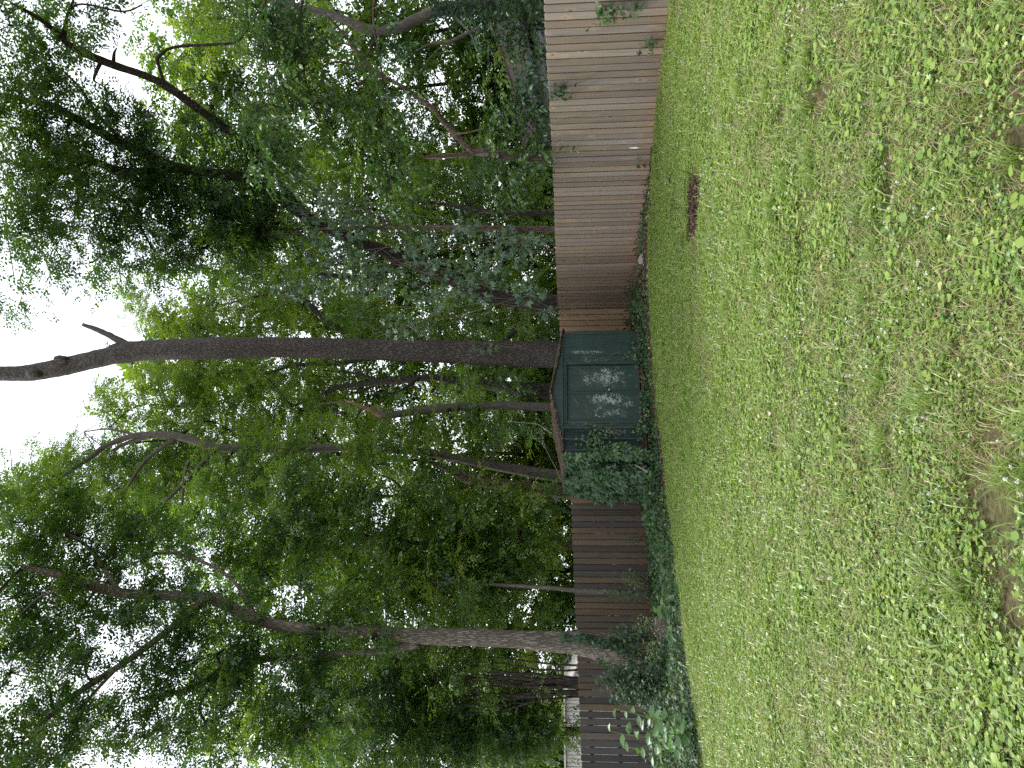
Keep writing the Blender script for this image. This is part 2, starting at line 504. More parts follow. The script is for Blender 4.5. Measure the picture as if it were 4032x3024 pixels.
# ------------------------------------------------------------------ leaves
TPL = {
    # (u along, v across, h lift) in units of length / width / length, then triangles
    'diamond': ([(0, 0, 0), (.45, -.5, .07), (.45, .5, .07), (1, 0, -.05)], [(0, 1, 3), (0, 3, 2)]),
    'oval': ([(0, 0, 0), (.28, -.46, .06), (.28, .46, .06), (.62, -.40, .05), (.62, .40, .05), (1, 0, -.10), (.45, 0, 0)],
             [(0, 1, 6), (0, 6, 2), (1, 3, 6), (2, 6, 4), (3, 5, 6), (4, 6, 5)]),
    'ivy': ([(.18, 0, 0), (0, -.30, .02), (.18, -.56, .04), (.52, -.26, .02), (1, 0, -.06), (.52, .26, .02), (.18, .56, .04), (0, .30, .02)],
            [(0, 1, 2), (0, 2, 3), (0, 3, 4), (0, 4, 5), (0, 5, 6), (0, 6, 7)]),
    'round': ([(0, 0, 0), (.05, -.40, .08), (.5, -.52, .10), (.95, -.30, .05), (1.0, .30, .05), (.5, .52, .10), (.05, .40, .08)],
              [(0, 1, 2), (0, 2, 3), (0, 3, 4), (0, 4, 5), (0, 5, 6)]),
    'blade': ([(0, -.5, 0), (0, .5, 0), (.18, -.45, .42), (.18, .45, .42), (.5, -.3, .70), (.5, .3, .70), (.95, 0, .72)],
              [(0, 1, 3), (0, 3, 2), (2, 3, 5), (2, 5, 4), (4, 5, 6)]),
    'crab': ([(0, -.35, 0), (0, .35, 0), (.30, -.5, .38), (.30, .5, .38), (.68, -.4, .48), (.68, .4, .48), (1.02, 0, .26)],
             [(0, 1, 3), (0, 3, 2), (2, 3, 5), (2, 5, 4), (4, 5, 6)]),
}


class Leaves:
    def __init__(s, shape='diamond'):
        s.shape = shape; s.P = []; s.D = []; s.Nn = []; s.L = []; s.W = []; s.t = []

    def add(s, P, D, Nn, Ln, W, t):
        P = np.asarray(P, float).reshape(-1, 3); n = len(P)
        s.P.append(P); s.D.append(np.broadcast_to(np.asarray(D, float), (n, 3)) if np.ndim(D) == 1 else np.asarray(D, float).reshape(-1, 3))
        s.Nn.append(np.broadcast_to(np.asarray(Nn, float), (n, 3)) if np.ndim(Nn) == 1 else np.asarray(Nn, float).reshape(-1, 3))
        for a, v in ((s.L, Ln), (s.W, W), (s.t, t)): a.append(np.broadcast_to(np.asarray(v, float).ravel() if np.ndim(v) else v, (n,)))

    def count(s): return sum(len(p) for p in s.P)

    def mesh(s, name, mat, base=None):
        u, tri = TPL[s.shape]
        u = np.array(u); tri = np.array(tri)
        P = np.vstack(s.P); D = unit(np.vstack(s.D)); Nn = np.vstack(s.Nn)
        if base is not None: P = P - np.asarray(base)
        S = unit(np.cross(Nn, D)); Nn = np.cross(D, S)
        Ln = np.concatenate(s.L)[:, None, None]; W = np.concatenate(s.W)[:, None, None]
        V = P[:, None] + D[:, None] * (Ln * u[None, :, :1]) + S[:, None] * (W * u[None, :, 1:2]) + Nn[:, None] * (Ln * u[None, :, 2:3])
        k = len(u)
        F = (tri[None] + (np.arange(len(P)) * k)[:, None, None]).reshape(-1, 3)
        t = np.repeat(np.concatenate(s.t), k)
        return mesh_np(name, V.reshape(-1, 3), F, mat, {'tint': np.clip(t, 0, 1)})


def pinnate(lv, O, A, Ls, tint, M_=7, pairs=3, ll=.085, lw=.032, droop=.3):
    """sprays of compound leaves: O, A (n,3), Ls (n,), tint (n,)"""
    n = len(O)
    t = np.linspace(.2, 1, M_)[None, :, None]
    B = O[:, None] + A[:, None] * (Ls[:, None, None] * t); B = B + np.array([0, 0, -1.]) * (.18 * Ls[:, None, None] * t ** 2)
    S = unit(np.cross(A, np.array([0, 0, 1.]) + .3 * rng.normal(size=(n, 3))))
    sg = np.where(np.arange(M_) % 2, 1, -1)[None, :, None]
    Rx = unit(A[:, None] * .6 + S[:, None] * sg * .85 + rng.normal(size=(n, M_, 3)) * .3 + np.array([0, 0, -droop]))
    Nl = unit(np.array([0, -.12, 1.]) + .33 * rng.normal(size=(n, M_, 3)))
    T = unit(np.cross(Nl, Rx)); Nl = np.cross(Rx, T)
    sc = rng.uniform(.75, 1.2, (n, M_, 1))
    K = 2 * pairs + 1
    ui = np.array([(i // 2 + 1) / (pairs + .6) for i in range(2 * pairs)] + [1.0])[None, None, :, None]
    si = np.array([1 if i % 2 else -1 for i in range(2 * pairs)] + [0.])[None, None, :, None]
    rl = ll * (pairs * .85) * sc[..., None]
    Pk = B[:, :, None] + Rx[:, :, None] * (rl * ui)
    Dk = unit(Rx[:, :, None] * np.where(si == 0, 1, .55) + T[:, :, None] * si * .85 + .16 * rng.normal(size=(n, M_, K, 3)) + np.array([0, 0, -.14]))
    Nk = unit(Nl[:, :, None] + .28 * rng.normal(size=(n, M_, K, 3)))
    Lk = ll * sc[..., None] * rng.uniform(.8, 1.15, (n, M_, K, 1)); Wk = Lk * (lw / ll)
    tk = tint[:, None, None] + rng.normal(size=(n, M_, 1)) * .07 + rng.normal(size=(n, M_, K)) * .04
    lv.add(Pk.reshape(-1, 3), Dk.reshape(-1, 3), Nk.reshape(-1, 3), Lk.ravel(), Wk.ravel(), tk.ravel())


def simple(lv, O, A, Ls, tint, M_=12, ll=.10, lw=.055, droop=.35):
    n = len(O)
    t = np.linspace(.1, 1, M_)[None, :, None]
    B = O[:, None] + A[:, None] * (Ls[:, None, None] * t) + np.array([0, 0, -1.]) * (.22 * Ls[:, None, None] * t ** 2)
    S = unit(np.cross(A, np.array([0, 0, 1.]) + .25 * rng.normal(size=(n, 3))))
    sg = np.where(np.arange(M_) % 2, 1, -1)[None, :, None]
    D = unit(A[:, None] * .55 + S[:, None] * sg * .9 + .22 * rng.normal(size=(n, M_, 3)) + np.array([0, 0, -droop]))
    Nl = unit(np.array([0, 0, 1.]) + .35 * rng.normal(size=(n, M_, 3)))
    Lk = ll * rng.uniform(.7, 1.2, (n, M_)); 
    lv.add(B.reshape(-1, 3), D.reshape(-1, 3), Nl.reshape(-1, 3), Lk.ravel(), (Lk * lw / ll).ravel(), (tint[:, None] + rng.normal(size=(n, M_)) * .09).ravel())


def palmate(lv, P, out, tint, ll=.11, lw=.05):
    """five-fingered creeper leaves whose faces look along out"""
    n = len(P)
    Nl = unit(out + .5 * rng.normal(size=(n, 3)))
    down = unit(np.array([0, 0, -1.]) + .5 * rng.normal(size=(n, 3)))
    X = unit(np.cross(Nl, down)); Dn = np.cross(X, Nl)
    an = np.radians([-115, -58, 0, 58, 115])[None, :, None]
    D = unit(Dn[:, None] * np.cos(an) + X[:, None] * np.sin(an) + .10 * rng.normal(size=(n, 5, 3)) - Nl[:, None] * .18)
    sc = rng.uniform(.65, 1.2, (n, 1)) * np.array([.7, .95, 1.1, .95, .7])[None]
    lv.add(np.repeat(P, 5, 0), D.reshape(-1, 3), np.repeat(Nl, 5, 0) + .15 * rng.normal(size=(n * 5, 3)), (ll * sc).ravel(), (lw * sc).ravel(),
           np.repeat(tint + rng.normal(size=n) * .12, 5))


def in_ball(n):
    v = unit(rng.normal(size=(n, 3)))
    return v * (rng.uniform(size=(n, 1)) ** (1 / 2.4))


def blob_frame(px, py, rx, ry, Y, rd):
    c = at(px, py, Y); k = Y / FPX
    return c, np.array([ry * k, rd, rx * k])


STATS = {'leaves': 0}


def tree(name, label, cat, trunk, branches=(), blobs=(), bark='bark_dark', kind='pinnate', ll=.10, lw=.045, scale=1.0, mat='leaf', dens=1.0, base_ext=True,
         sides=14, group=None, limbs=True, rough=.02, ridges=0, flare=1.25, extra=None, twig_r=.007, top=None):
    """trunk / branches: rows (px, py, width in px, distance); blobs: rows (px, py, half height px, half width px, distance, half depth m, leaf cover, tint)"""
    tr = np.array([np.append(at(p[0], p[1], p[3]), p[2] / 2 / FPX * p[3]) for p in trunk])
    if base_ext:
        p0, p1 = tr[0], tr[1]
        d = (p1 - p0)[:3]; d = d / max(d[2], .3)
        drop = p0[2] - float(gz(p0[0], p0[1])) + .1
        b = np.append(p0[:3] - d * drop * .6 * np.array([1, 1, 0]) - np.array([0, 0, drop]), p0[3] * flare)
        tr = np.vstack([b, tr])
    base = tr[0, :3].copy(); base[2] = float(gz(base[0], base[1]))
    root = empty(name, base)
    tag(root, label, cat, group)
    n = max(10, int(len(tr) * 9))
    sp = spline(tr, n)
    V, F = tube_arrays(sp[:, :3], np.maximum(sp[:, 3], .006), sides, rough, 3, ridges)
    obj('trunk', mesh_np('trunk', V - base, F, M[bark], smooth=True), root)
    nodes_ = [sp]
    for br in branches:
        a = np.array([np.append(at(p[0], p[1], p[3]), p[2] / 2 / FPX * p[3]) for p in br])
        s = spline(a, max(8, len(a) * 6))
        V, F = tube_arrays(s[:, :3], np.maximum(s[:, 3], .004), 8, rough, 5)
        obj('branch', mesh_np('branch', V - base, F, M[bark], smooth=True), root)
        nodes_.append(s)
    if extra: extra(root, base)
    allp = np.vstack(nodes_)
    if len(blobs):
        lv = Leaves('oval' if kind == 'simple' and scale < 1.3 else 'diamond'); tw = Tubes()
        for bl in blobs:
            px, py, rx, ry, Y, rd, lai, tint = bl
            c, rad = blob_frame(px, py, rx, ry, Y, rd)
            area = math.pi * rx * ry * (Y / FPX) ** 2
            sa = (.5 if kind == 'pinnate' else .65) * .6 * ll * lw * scale ** 2 * (49 if kind == 'pinnate' else 12)
            ns = max(3, int(dens * lai * 3.1 * area / sa))
            rad = rad * 1.12
            nc = max(2, ns // 5)
            cc = c + in_ball(nc) * rad
            # limb from the wood to the middle of the mass, twigs to the clumps
            j = np.argmin(np.linalg.norm(allp[:, :3] - c, axis=1) + 2.0 * (allp[:, 2] > c[2] + .6))
            q = allp[j]
            if limbs:
                mid = (q[:3] + c) / 2 + rng.normal(size=3) * .15 * np.linalg.norm(c - q[:3]) + np.array([0, 0, .1])
                r0 = min(q[3] * .6, .045 * scale)
                lp = spline(np.vstack([q[:3], mid, c]), 9)
                tw.add(lp, np.linspace(max(r0, .012), .010 * scale, 9), 5)
            for e in cc[:: (1 if scale < 1.3 else 3)]:
                m = (c + e) / 2 + rng.normal(size=3) * .12
                tw.add(spline(np.vstack([c, m, e]), 5), np.linspace(twig_r * scale, .004 * scale, 5), 3)
            idx = rng.integers(0, nc, ns)
            O = cc[idx] + rng.normal(size=(ns, 3)) * .10 * scale
            A = unit(rng.normal(size=(ns, 3)) * np.array([1, 1, .55]) + .7 * unit((O - c) / rad) + np.array([0, 0, -.12]))
            Ls = rng.uniform(.35, .7, ns) * scale
            ct = tint + .17 * rng.normal(size=nc)
            tt = ct[idx] + .05 * rng.normal(size=ns)
            if kind == 'pinnate': pinnate(lv, O, A, Ls, tt, 7, 3, ll * scale, lw * scale)
            else: simple(lv, O, A, Ls, tt, 12, ll * scale, lw * scale)
        STATS['leaves'] += lv.count()
        tag(obj('crown', lv.mesh('crown', M[mat], base), root), kind='stuff')
        tag(obj('twigs', tw.mesh('twigs', M['twig'], base), root), kind='stuff')
    return root


# ------------------------------------------------------------------ the ground
def ground():
    ax = np.concatenate([[-260, -120, -60, -30], np.arange(-18, 18.01, .25), [30, 60, 120, 260]])
    ay = np.concatenate([[-120, -40, -15, -5], np.arange(0, 24.01, .25), [30, 40, 60, 120, 260, 400]])
    X, Y = np.meshgrid(ax, ay, indexing='ij')
    Z = gz(X, Y)
    V = np.stack([X, Y, Z], -1).reshape(-1, 3)
    nx, ny = len(ax), len(ay)
    i, j = np.meshgrid(np.arange(nx - 1), np.arange(ny - 1), indexing='ij')
    a = (i * ny + j).ravel()
    F = np.stack([a, a + ny, a + ny + 1, a + 1], 1)
    o = obj('ground', mesh_np('ground', V, F, M['soil'], smooth=True))
    tag(o, kind='structure', label='brown soil and thatch under the lawn and woods')


ground()

# fence line and bed edge, in metres
RF0, CORNER = np.array([5.55, 11.10]), np.array([1.88, 19.3])
LF0, LF1 = np.array([-2.63, 18.65]), np.array([-8.25, 16.5])
BED = np.array([(-16, 4.5), (-9, 8.2), (-5.4, 10.8), (-4.4, 12.3), (-3.3, 12.9), (-2.0, 14.3), (-.9, 14.8), (.6, 15.5), (1.35, 15.55), (2.63, 15.5), (3.7, 14.75), (4.3, 13.9), (6.0, 10.1), (9, 3.4)])


def bed_y(x):
    return np.interp(x, BED[:, 0], BED[:, 1])


# ------------------------------------------------------------------ fences
def plank_meshes():
    out = []
    for k in range(6):
        w = .1405 + .002 * random.random(); t = .018; h = 1.84
        e = .022 + .008 * random.random(); j = random.uniform(-.006, .006)
        pts = [(-w / 2, 0, -.04), (w / 2, 0, -.04), (w / 2 + j * .3, 0, h - e), (w / 2 - e * .8, 0, h), (-w / 2 + e * .8, 0, h), (-w / 2 + j * .3, 0, h - e)]
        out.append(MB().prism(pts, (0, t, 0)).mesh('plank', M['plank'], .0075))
    return out


PLANKS = plank_meshes()


def fence(name, label, A, B, top_z, cols, pitch=.1432, seed=1, open_from=None):
    """planks face the lawn; rails and posts stand behind"""
    g = random.Random(seed)
    A, B = np.array(A, float), np.array(B, float)
    d = B - A; ln = float(np.linalg.norm(d)); d /= ln
    nrm = np.array([d[1], -d[0]])
    if np.dot(nrm, -(A + B) / 2) < 0: nrm = -nrm            # towards the lawn
    ang = math.atan2(d[1], d[0])
    if np.dot(np.array([math.sin(ang), -math.cos(ang)]), nrm) < 0: ang += math.pi
    root = empty(name, (A[0], A[1], float(gz(*A))))
    tag(root, label, 'fence')
    base = np.array(root.location)
    n = int(ln / pitch)
    made = []
    for i in range(n):
        s = (i + .5) * pitch
        p = A + d * s
        z = top_z(s / ln) - 1.84 + g.uniform(-.008, .008)
        c = cols(s / ln, i, g)
        o = bpy.data.objects.new('plank', g.choice(PLANKS)); link(o, root)
        off = nrm * (.014 + g.uniform(-.005, .005))
        o.location = (p[0] + off[0] - base[0], p[1] + off[1] - base[1], z - base[2])
        o.rotation_euler = (g.uniform(-.003, .003), g.uniform(-.0008, .0008), ang + g.uniform(-.012, .012))
        if g.random() < .5: o.rotation_euler[2] += 0
        o.color = (*c, 1)
        if open_from is not None and i >= open_from and i % 4 != 1: o.scale[0] = .955      # boards that have shrunk apart
        made.append(o)
    for h in (.32, .95, 1.55):
        mb = MB()
        zs = [top_z(0) - 1.84 + h, top_z(1) - 1.84 + h]
        a3 = np.array([A[0], A[1], zs[0]]); b3 = np.array([B[0], B[1], zs[1]])
        bk = np.append(-nrm, 0)
        q = [a3 + bk * .012, a3 + bk * .05, a3 + bk * .05 + [0, 0, .09], a3 + bk * .012 + [0, 0, .09]]
        q = [x - base for x in q]
        mb.prism(q, b3 - a3)
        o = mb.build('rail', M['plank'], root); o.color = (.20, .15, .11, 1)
    k = max(2, int(ln / 2.4) + 1)
    for i in range(k):
        p = A + d * ln * i / (k - 1) - nrm * .10
        z0 = float(gz(*p)) - .3
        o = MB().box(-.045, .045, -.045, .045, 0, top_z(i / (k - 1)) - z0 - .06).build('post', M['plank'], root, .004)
        o.location = (p[0] - base[0], p[1] - base[1], z0 - base[2]); o.rotation_euler[2] = ang; o.color = (.20, .15, .11, 1)
    return root, made


def lerp3(a, b, t): return tuple(a[i] * (1 - t) + b[i] * t for i in range(3))


def cols_right(t, i, g):
    base = lerp3((.262, .205, .150), (.235, .166, .112), max(0, (t - .45) / .55))
    v = g.uniform(.74, 1.16); w = g.uniform(-.5, 1)
    c = lerp3(base, (.29, .275, .262), max(0, w) * .55 * (1 - t * .6))
    return tuple(x * v for x in c)


def cols_back(t, i, g):
    v = g.uniform(.85, 1.15)
    return tuple(x * v for x in (.25, .165, .10))


def cols_left(t, i, g):
    r = g.random()
    if t < .52:
        base = (.088, .070, .053) if r < .55 else ((.064, .057, .050) if r < .8 else (.112, .082, .056))
        if i < 2: base = (.20, .13, .08)
    else:
        base = (.070, .064, .058) if r < .75 else (.105, .085, .07)
        if .50 < t < .54: base = (.12, .088, .058)
    if i == 45: base = (.15, .10, .062)
    v = g.uniform(.8, 1.2)
    return tuple(x * v for x in base)


dR = (CORNER - RF0) / np.linalg.norm(CORNER - RF0)
RFs = RF0 - dR * 2.2
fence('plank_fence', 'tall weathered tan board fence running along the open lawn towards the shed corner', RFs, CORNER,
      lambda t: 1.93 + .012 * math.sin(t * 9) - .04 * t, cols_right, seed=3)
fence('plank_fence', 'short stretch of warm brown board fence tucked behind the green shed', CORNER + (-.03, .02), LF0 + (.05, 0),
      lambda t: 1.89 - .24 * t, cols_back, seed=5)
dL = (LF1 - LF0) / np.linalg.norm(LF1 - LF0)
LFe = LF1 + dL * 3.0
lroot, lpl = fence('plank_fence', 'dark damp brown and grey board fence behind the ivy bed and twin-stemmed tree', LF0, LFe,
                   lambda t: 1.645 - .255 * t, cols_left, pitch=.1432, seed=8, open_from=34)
# white smear on one board of the long fence
pr = at(2497, 577, 13.9)


# ------------------------------------------------------------------ the shed
SM = np.array([-.24, 16.175]); SROT = math.atan2(1.09, 2.62); SW, SD, SH, SRISE = 2.84, 2.35, 1.64, .25
SZ = .14


def shed():
    root = empty('garden_shed', (SM[0], SM[1], SZ), SROT)
    tag(root, 'dark green metal garden shed with lichen-spotted double doors and sagging brown roof', 'shed')
    w2 = SW / 2
    dl, dm, dr = -.60, .085, .70                       # door edges
    dtop = 1.545

    def panel(x0, x1, z0, z1, ribs, y=0.0):
        """sheet with raised vertical ribs, 12 mm proud"""
        xs = [x0]
        for r in ribs: xs += [r - .034, r - .016, r + .016, r + .034]
        xs.append(x1)
        ys = [0] + [v for r in ribs for v in (0, -.026, -.026, 0)] + [0]
        V = []; F = []
        for x, yy in zip(xs, ys): V += [(x, y + yy, z0), (x, y + yy, z1)]
        for i in range(len(xs) - 1): F.append((2 * i, 2 * i + 2, 2 * i + 3, 2 * i + 1))
        return V, F

    def sheet(name, x0, x1, z0, z1, ribs, y=0.0, mat='enamel'):
        V, F = panel(x0, x1, z0, z1, ribs, y)
        me = bpy.data.meshes.new(name); me.from_pydata(V, [], F); me.update(); me.materials.append(M[mat])
        return obj(name, me, root)
    sheet('wall_panel', dr, w2, .0, SH, [dr + .16, dr + .42, w2 - .06])
    sheet('wall_panel', -w2, dl, .0, SH, [dl - .13, dl - .38, dl - .62])
    sheet('header_panel', dl, dr, dtop, SH, [])
    # doors, set back a little, with a pressed rib along the meeting edge
    d1 = sheet('door', dm + .006, dr - .012, .02, dtop, [dr - .06], .035)
    d2 = sheet('door', dl + .012, dm - .006, .02, dtop, [dm - .035], .028)
    MB().box(dm - .004, dm + .012, .020, .034, .02, dtop).build('door_edge', M['trim'], d1)
    h = MB().box(dm - .05, dm + .09, -.002, .022, .70, .725).build('hasp', M['trim'], d2, .002)
    lk = MB().box(dm - .006, dm + .036, -.022, 0, .645, .69).build('padlock', M['galv'], d2, .004)
    # frame around the doors and the track above
    MB().box(dl - .045, dl + .012, -.022, .03, .0, dtop + .05).build('door_frame', M['trim'], root, .004)
    MB().box(dr - .012, dr + .045, -.022, .03, .0, dtop + .05).build('door_frame', M['trim'], root, .004)
    MB().box(dl - .045, dr + .045, -.036, .02, dtop + .005, dtop + .032).build('door_track', M['trim'], root, .004)
    MB().box(dl - .045, dr + .045, -.028, .02, dtop + .042, dtop + .066).build('door_track', M['trim'], root, .004)
    # side and back walls, corners
    for sx in (-1, 1):
        V, F = panel(0, SD, 0, SH, [.2, .6, 1.0, 1.4, 1.8, 2.2])
        V = [(sx * (w2 - .001) + sx * -y, x, z) for (x, y, z) in V]
        me = bpy.data.meshes.new('side_wall'); me.from_pydata(V, [], F); me.update(); me.materials.append(M['enamel'])
        obj('side_wall', me, root)
        MB().box(sx * w2 - .03, sx * w2 + .03, -.018, .04, .0, SH).build('corner_trim', M['trim'], root, .004)
    MB().box(-w2, w2, SD - .01, SD, 0, SH).build('back_wall', M['enamel'], root)
    # gable, slightly dented, and its top rail
    MB().prism([(-w2 - .02, -.008, SH), (w2 + .02, -.008, SH), (0.06, -.008, SH + SRISE)], (0, -.010, 0)).build('gable', M['enamel'], root)
    MB().prism([(-w2 - .02, SD + .002, SH), (w2 + .02, SD + .002, SH), (0.06, SD + .002, SH + SRISE)], (0, .01, 0)).build('gable', M['enamel'], root)
    MB().box(-w2 - .02, w2 + .02, -.040, -.0185, SH - .012, SH + .024).build('top_rail', M['trim'], root, .004)
    # roof planes: sagging sheets under rotted roofing
    for sx in (-1, 1):
        nx, ny = 22, 26
        u = np.linspace(0, 1, nx); v = np.linspace(-.09, SD + .09, ny)
        U, Vv = np.meshgrid(u, v, indexing='ij')
        g = np.random.default_rng(4 + sx)
        x = .06 + sx * U * (w2 + .10 - sx * .06)
        z = SH + SRISE + .022 - U * (SRISE + .02) - .035 * np.sin(U * np.pi) * (1 + .5 * np.sin(Vv * 2)) + g.normal(size=U.shape) * .008
        z = z + (.012 * np.sin(Vv * 9 + sx) * U)
        x = x + g.normal(size=U.shape) * .010 * (U > .9)
        yv = Vv + g.normal(size=U.shape) * .012
        T = np.stack([x, yv, z], -1)
        Bt = T - np.array([0, 0, .028])
        V = np.vstack([T.reshape(-1, 3), Bt.reshape(-1, 3)])
        i, j = np.meshgrid(np.arange(nx - 1), np.arange(ny - 1), indexing='ij')
        a = (i * ny + j).ravel()
        F = np.stack([a, a + ny, a + ny + 1, a + 1], 1)
        if sx < 0: F = F[:, ::-1]
        m = nx * ny
        F2 = F[:, ::-1] + m
        ring = np.concatenate([np.arange(ny - 1), (np.arange(nx - 1)) * ny + ny - 1, (nx - 1) * ny + np.arange(ny - 1, 0, -1), np.arange(nx - 1, 0, -1) * ny])
        nxt = np.roll(ring, -1)
        F3 = np.stack([ring, nxt, nxt + m, ring + m], 1)
        rf = obj('roof', mesh_np('roof', V, np.vstack([F, F2, F3]), M['roofing']), root)
        # eaves fascia and front drip edge
        xe = sx * (w2 + .085)
        MB().box(min(xe, xe - sx * .02), max(xe, xe - sx * .02), -.07, SD + .07, SH - .055, SH - .002).build('fascia', M['trim'], rf, .003)
        e = [(.06, -.105, SH + SRISE - .006), (sx * (w2 + .10), -.105, SH - .022), (sx * (w2 + .10), -.105, SH + .004), (.06, -.105, SH + SRISE + .024)]
        MB().prism(e, (0, .012, 0)).build('drip_edge', M['roofing'], rf)
    # floor frame on skids
    MB().box(-w2 + .01, w2 - .01, .012, SD - .02, -.06, -.004).build('floor_frame', M['rust'], root)
    for yy in (.12, SD - .3):
        MB().box(-w2 + .05, w2 - .05, yy, yy + .14, -.34, -.062).build('skid', M['dark_gap'], root)
    return root


SHED = shed()


def shed_pt(x, y, z):
    c, s = math.cos(SROT), math.sin(SROT)
    x, y, z = np.asarray(x, float), np.asarray(y, float), np.asarray(z, float)
    return np.stack(np.broadcast_arrays(SM[0] + c * x - s * y, SM[1] + s * x + c * y, SZ + z), -1)


# ------------------------------------------------------------------ trees
# the tall bare trunk behind the shed
def snag_stub(root, base):
    s = spline(np.array([np.append(at(p[0], p[1], p[3]), p[2] / 2 / FPX * p[3]) for p in ((505, 1362, 34, 20.5), (440, 1325, 26, 20.4), (380, 1297, 22, 20.3), (325, 1278, 15, 20.2))]), 14)
    V, F = tube_arrays(s[:, :3], s[:, 3], 10, .05, 2)
    tag(obj('dead_stub', mesh_np('dead_stub', V - base, F, M['bark_grey'], smooth=True), root), 'bare grey broken branch stub high on the trunk')
    for (px, py, w) in ((130, 1470, 40), (235, 1412, 26), (245, 1425, 20)):
        c = at(px, py, 20.5 - .28)
        s = np.array([c + np.array([0, .1, -.22]), c, c + np.array([0, .1, .22])]); s = spline(s, 7)
        V, F = tube_arrays(s, w / 2 / FPX * 20.5 * np.array([.3, .8, 1, 1.05, 1, .8, .3]), 10, .05, 4)
        obj('scar', mesh_np('scar', V - base, F, M['bark_scaly'], smooth=True), root)


tree('tall_tree', 'tall straight bare trunk rising into the sky behind the green shed', 'tree',
     [(2190, 1398, 104, 20.5), (1700, 1383, 88, 20.5), (1200, 1369, 82, 20.5), (1000, 1369, 81, 20.5), (850, 1371, 90, 20.5), (600, 1379, 83, 20.5), (480, 1389, 88, 20.5), (420, 1404, 74, 20.5),
      (240, 1446, 74, 20.5), (130, 1466, 70, 20.5), (60, 1471, 62, 20.5), (-150, 1472, 56, 20.5), (-700, 1490, 40, 20.5), (-1300, 1480, 22, 20.5)],
     [[(-700, 1488, 26, 20.5), (-1000, 1650, 20, 20), (-1100, 1850, 10, 19.5)], [(-600, 1488, 26, 20.5), (-900, 1300, 16, 21), (-1000, 1150, 8, 21)]],
     [(-900, 1700, 250, 250, 20, 2, .8, .35), (-1000, 1300, 300, 250, 20.5, 2, .8, .35), (-1300, 1500, 200, 250, 20.5, 2, .8, .4)],
     bark='bark_scaly', sides=30, rough=.018, ridges=0, extra=snag_stub, flare=1.15)

# the forked tree on the left, in the ivy, in front of the fence
tree('forked_tree', 'ivy-footed leaning tree with grey furrowed bark standing in front of the dark fence', 'tree',
     [(2600, 2665, 120, 16.3), (2480, 2600, 92, 16.4), (2380, 2565, 84, 16.4), (2275, 2540, 76, 16.5), (2150, 2527, 70, 16.5), (2000, 2516, 66, 16.5), (1764, 2507, 66, 16.5), (1646, 2505, 58, 16.5), (1470, 2487, 42, 16.5), (1300, 2478, 40, 16.5),
      (1152, 2469, 40, 16.5), (1016, 2442, 42, 16.5), (881, 2378, 44, 16.5), (813, 2354, 42, 16.5), (650, 2345, 40, 16.5), (474, 2334, 38, 16.3), (339, 2300, 38, 16), (237, 2266, 30, 15.8), (88, 2232, 20, 15.5)],
     [[(2590, 2490, 50, 16.6), (2480, 2510, 44, 16.6), (2380, 2508, 40, 16.55), (2275, 2503, 34, 16.5), (2120, 2497, 26, 16.5), (2000, 2492, 16, 16.5)],
      [(1650, 2530, 40, 16.5), (1500, 2565, 28, 16.6), (1380, 2568, 24, 16.6), (1150, 2590, 20, 16.5), (928, 2611, 28, 16.3), (766, 2706, 24, 16), (560, 2750, 14, 15.6)],
      [(813, 2354, 36, 16.5), (711, 2442, 30, 16.2), (600, 2530, 28, 16), (488, 2611, 27, 15.7), (339, 2706, 27, 15.4), (224, 2794, 22, 15.2), (122, 2903, 14, 15)],
      [(340, 2300, 20, 16), (270, 2313, 14, 15.6), (160, 2350, 12, 15.3), (80, 2420, 8, 15)],
      [(480, 2611, 16, 15.7), (360, 2740, 12, 15.3), (310, 2830, 9, 15)],
      [(1016, 2442, 20, 16.5), (900, 2270, 14, 17), (700, 2180, 12, 17.4), (520, 2190, 9, 17.4)],
      [(474, 2334, 22, 16.3), (330, 2140, 14, 17), (160, 2060, 10, 17)]],
     [(40, 2060, 130, 170, 17, 2, 1.8, .5), (60, 2350, 150, 170, 16, 2, 2.0, .4), (40, 2650, 140, 170, 15, 2, 1.9, .36), (50, 2930, 150, 160, 14.5, 2, 2.2, .45),
      (300, 2110, 150, 150, 17.5, 2, 1.7, .42), (330, 2390, 130, 110, 16.5, 1.5, 1.0, .3), (330, 2610, 130, 130, 15.5, 1.5, .5, .25), (350, 2880, 150, 140, 15, 2, .9, .3),
      (560, 2200, 150, 150, 17.5, 2, 1.8, .4), (600, 2450, 150, 130, 16.5, 1.8, 1.5, .25), (600, 2700, 130, 120, 15.5, 1.8, .8, .25), (650, 2930, 150, 130, 15, 2, .9, .3),
      (850, 2350, 140, 120, 17, 1.8, 1.3, .35), (880, 2560, 140, 130, 16.5, 1.6, 1.5, .25), (900, 2780, 150, 140, 16, 2, 1.1, .3), (930, 2970, 150, 100, 15.5, 2, 1.2, .35),
      (1150, 2620, 150, 130, 16.5, 1.5, 1.2, .3), (1200, 2850, 150, 150, 16.5, 2, 1.5, .35), (1250, 2470, 130, 70, 16, .8, .9, .3), (1480, 2520, 100, 60, 16, .6, .7, .35)],
     bark='bark_ridged', sides=26, rough=.02, ridges=9, flare=1.3, dens=1.0)

# sapling against the left fence
tree('sapling', 'thin grey sapling leaning on the dark fence beside a leafy shoot', 'tree',
     [(2545, 2342, 24, 17.2), (2386, 2331, 21, 17.3), (2265, 2325, 17, 17.35), (2183, 2316, 16, 17.4), (2077, 2309, 14, 17.6), (1900, 2300, 11, 17.8), (1700, 2290, 6, 18)],
     [], [(1800, 2310, 110, 90, 18, .8, 1.2, .55), (1950, 2270, 90, 70, 18, .7, .9, .55)], bark='bark_grey', ll=.10, lw=.036, sides=12)

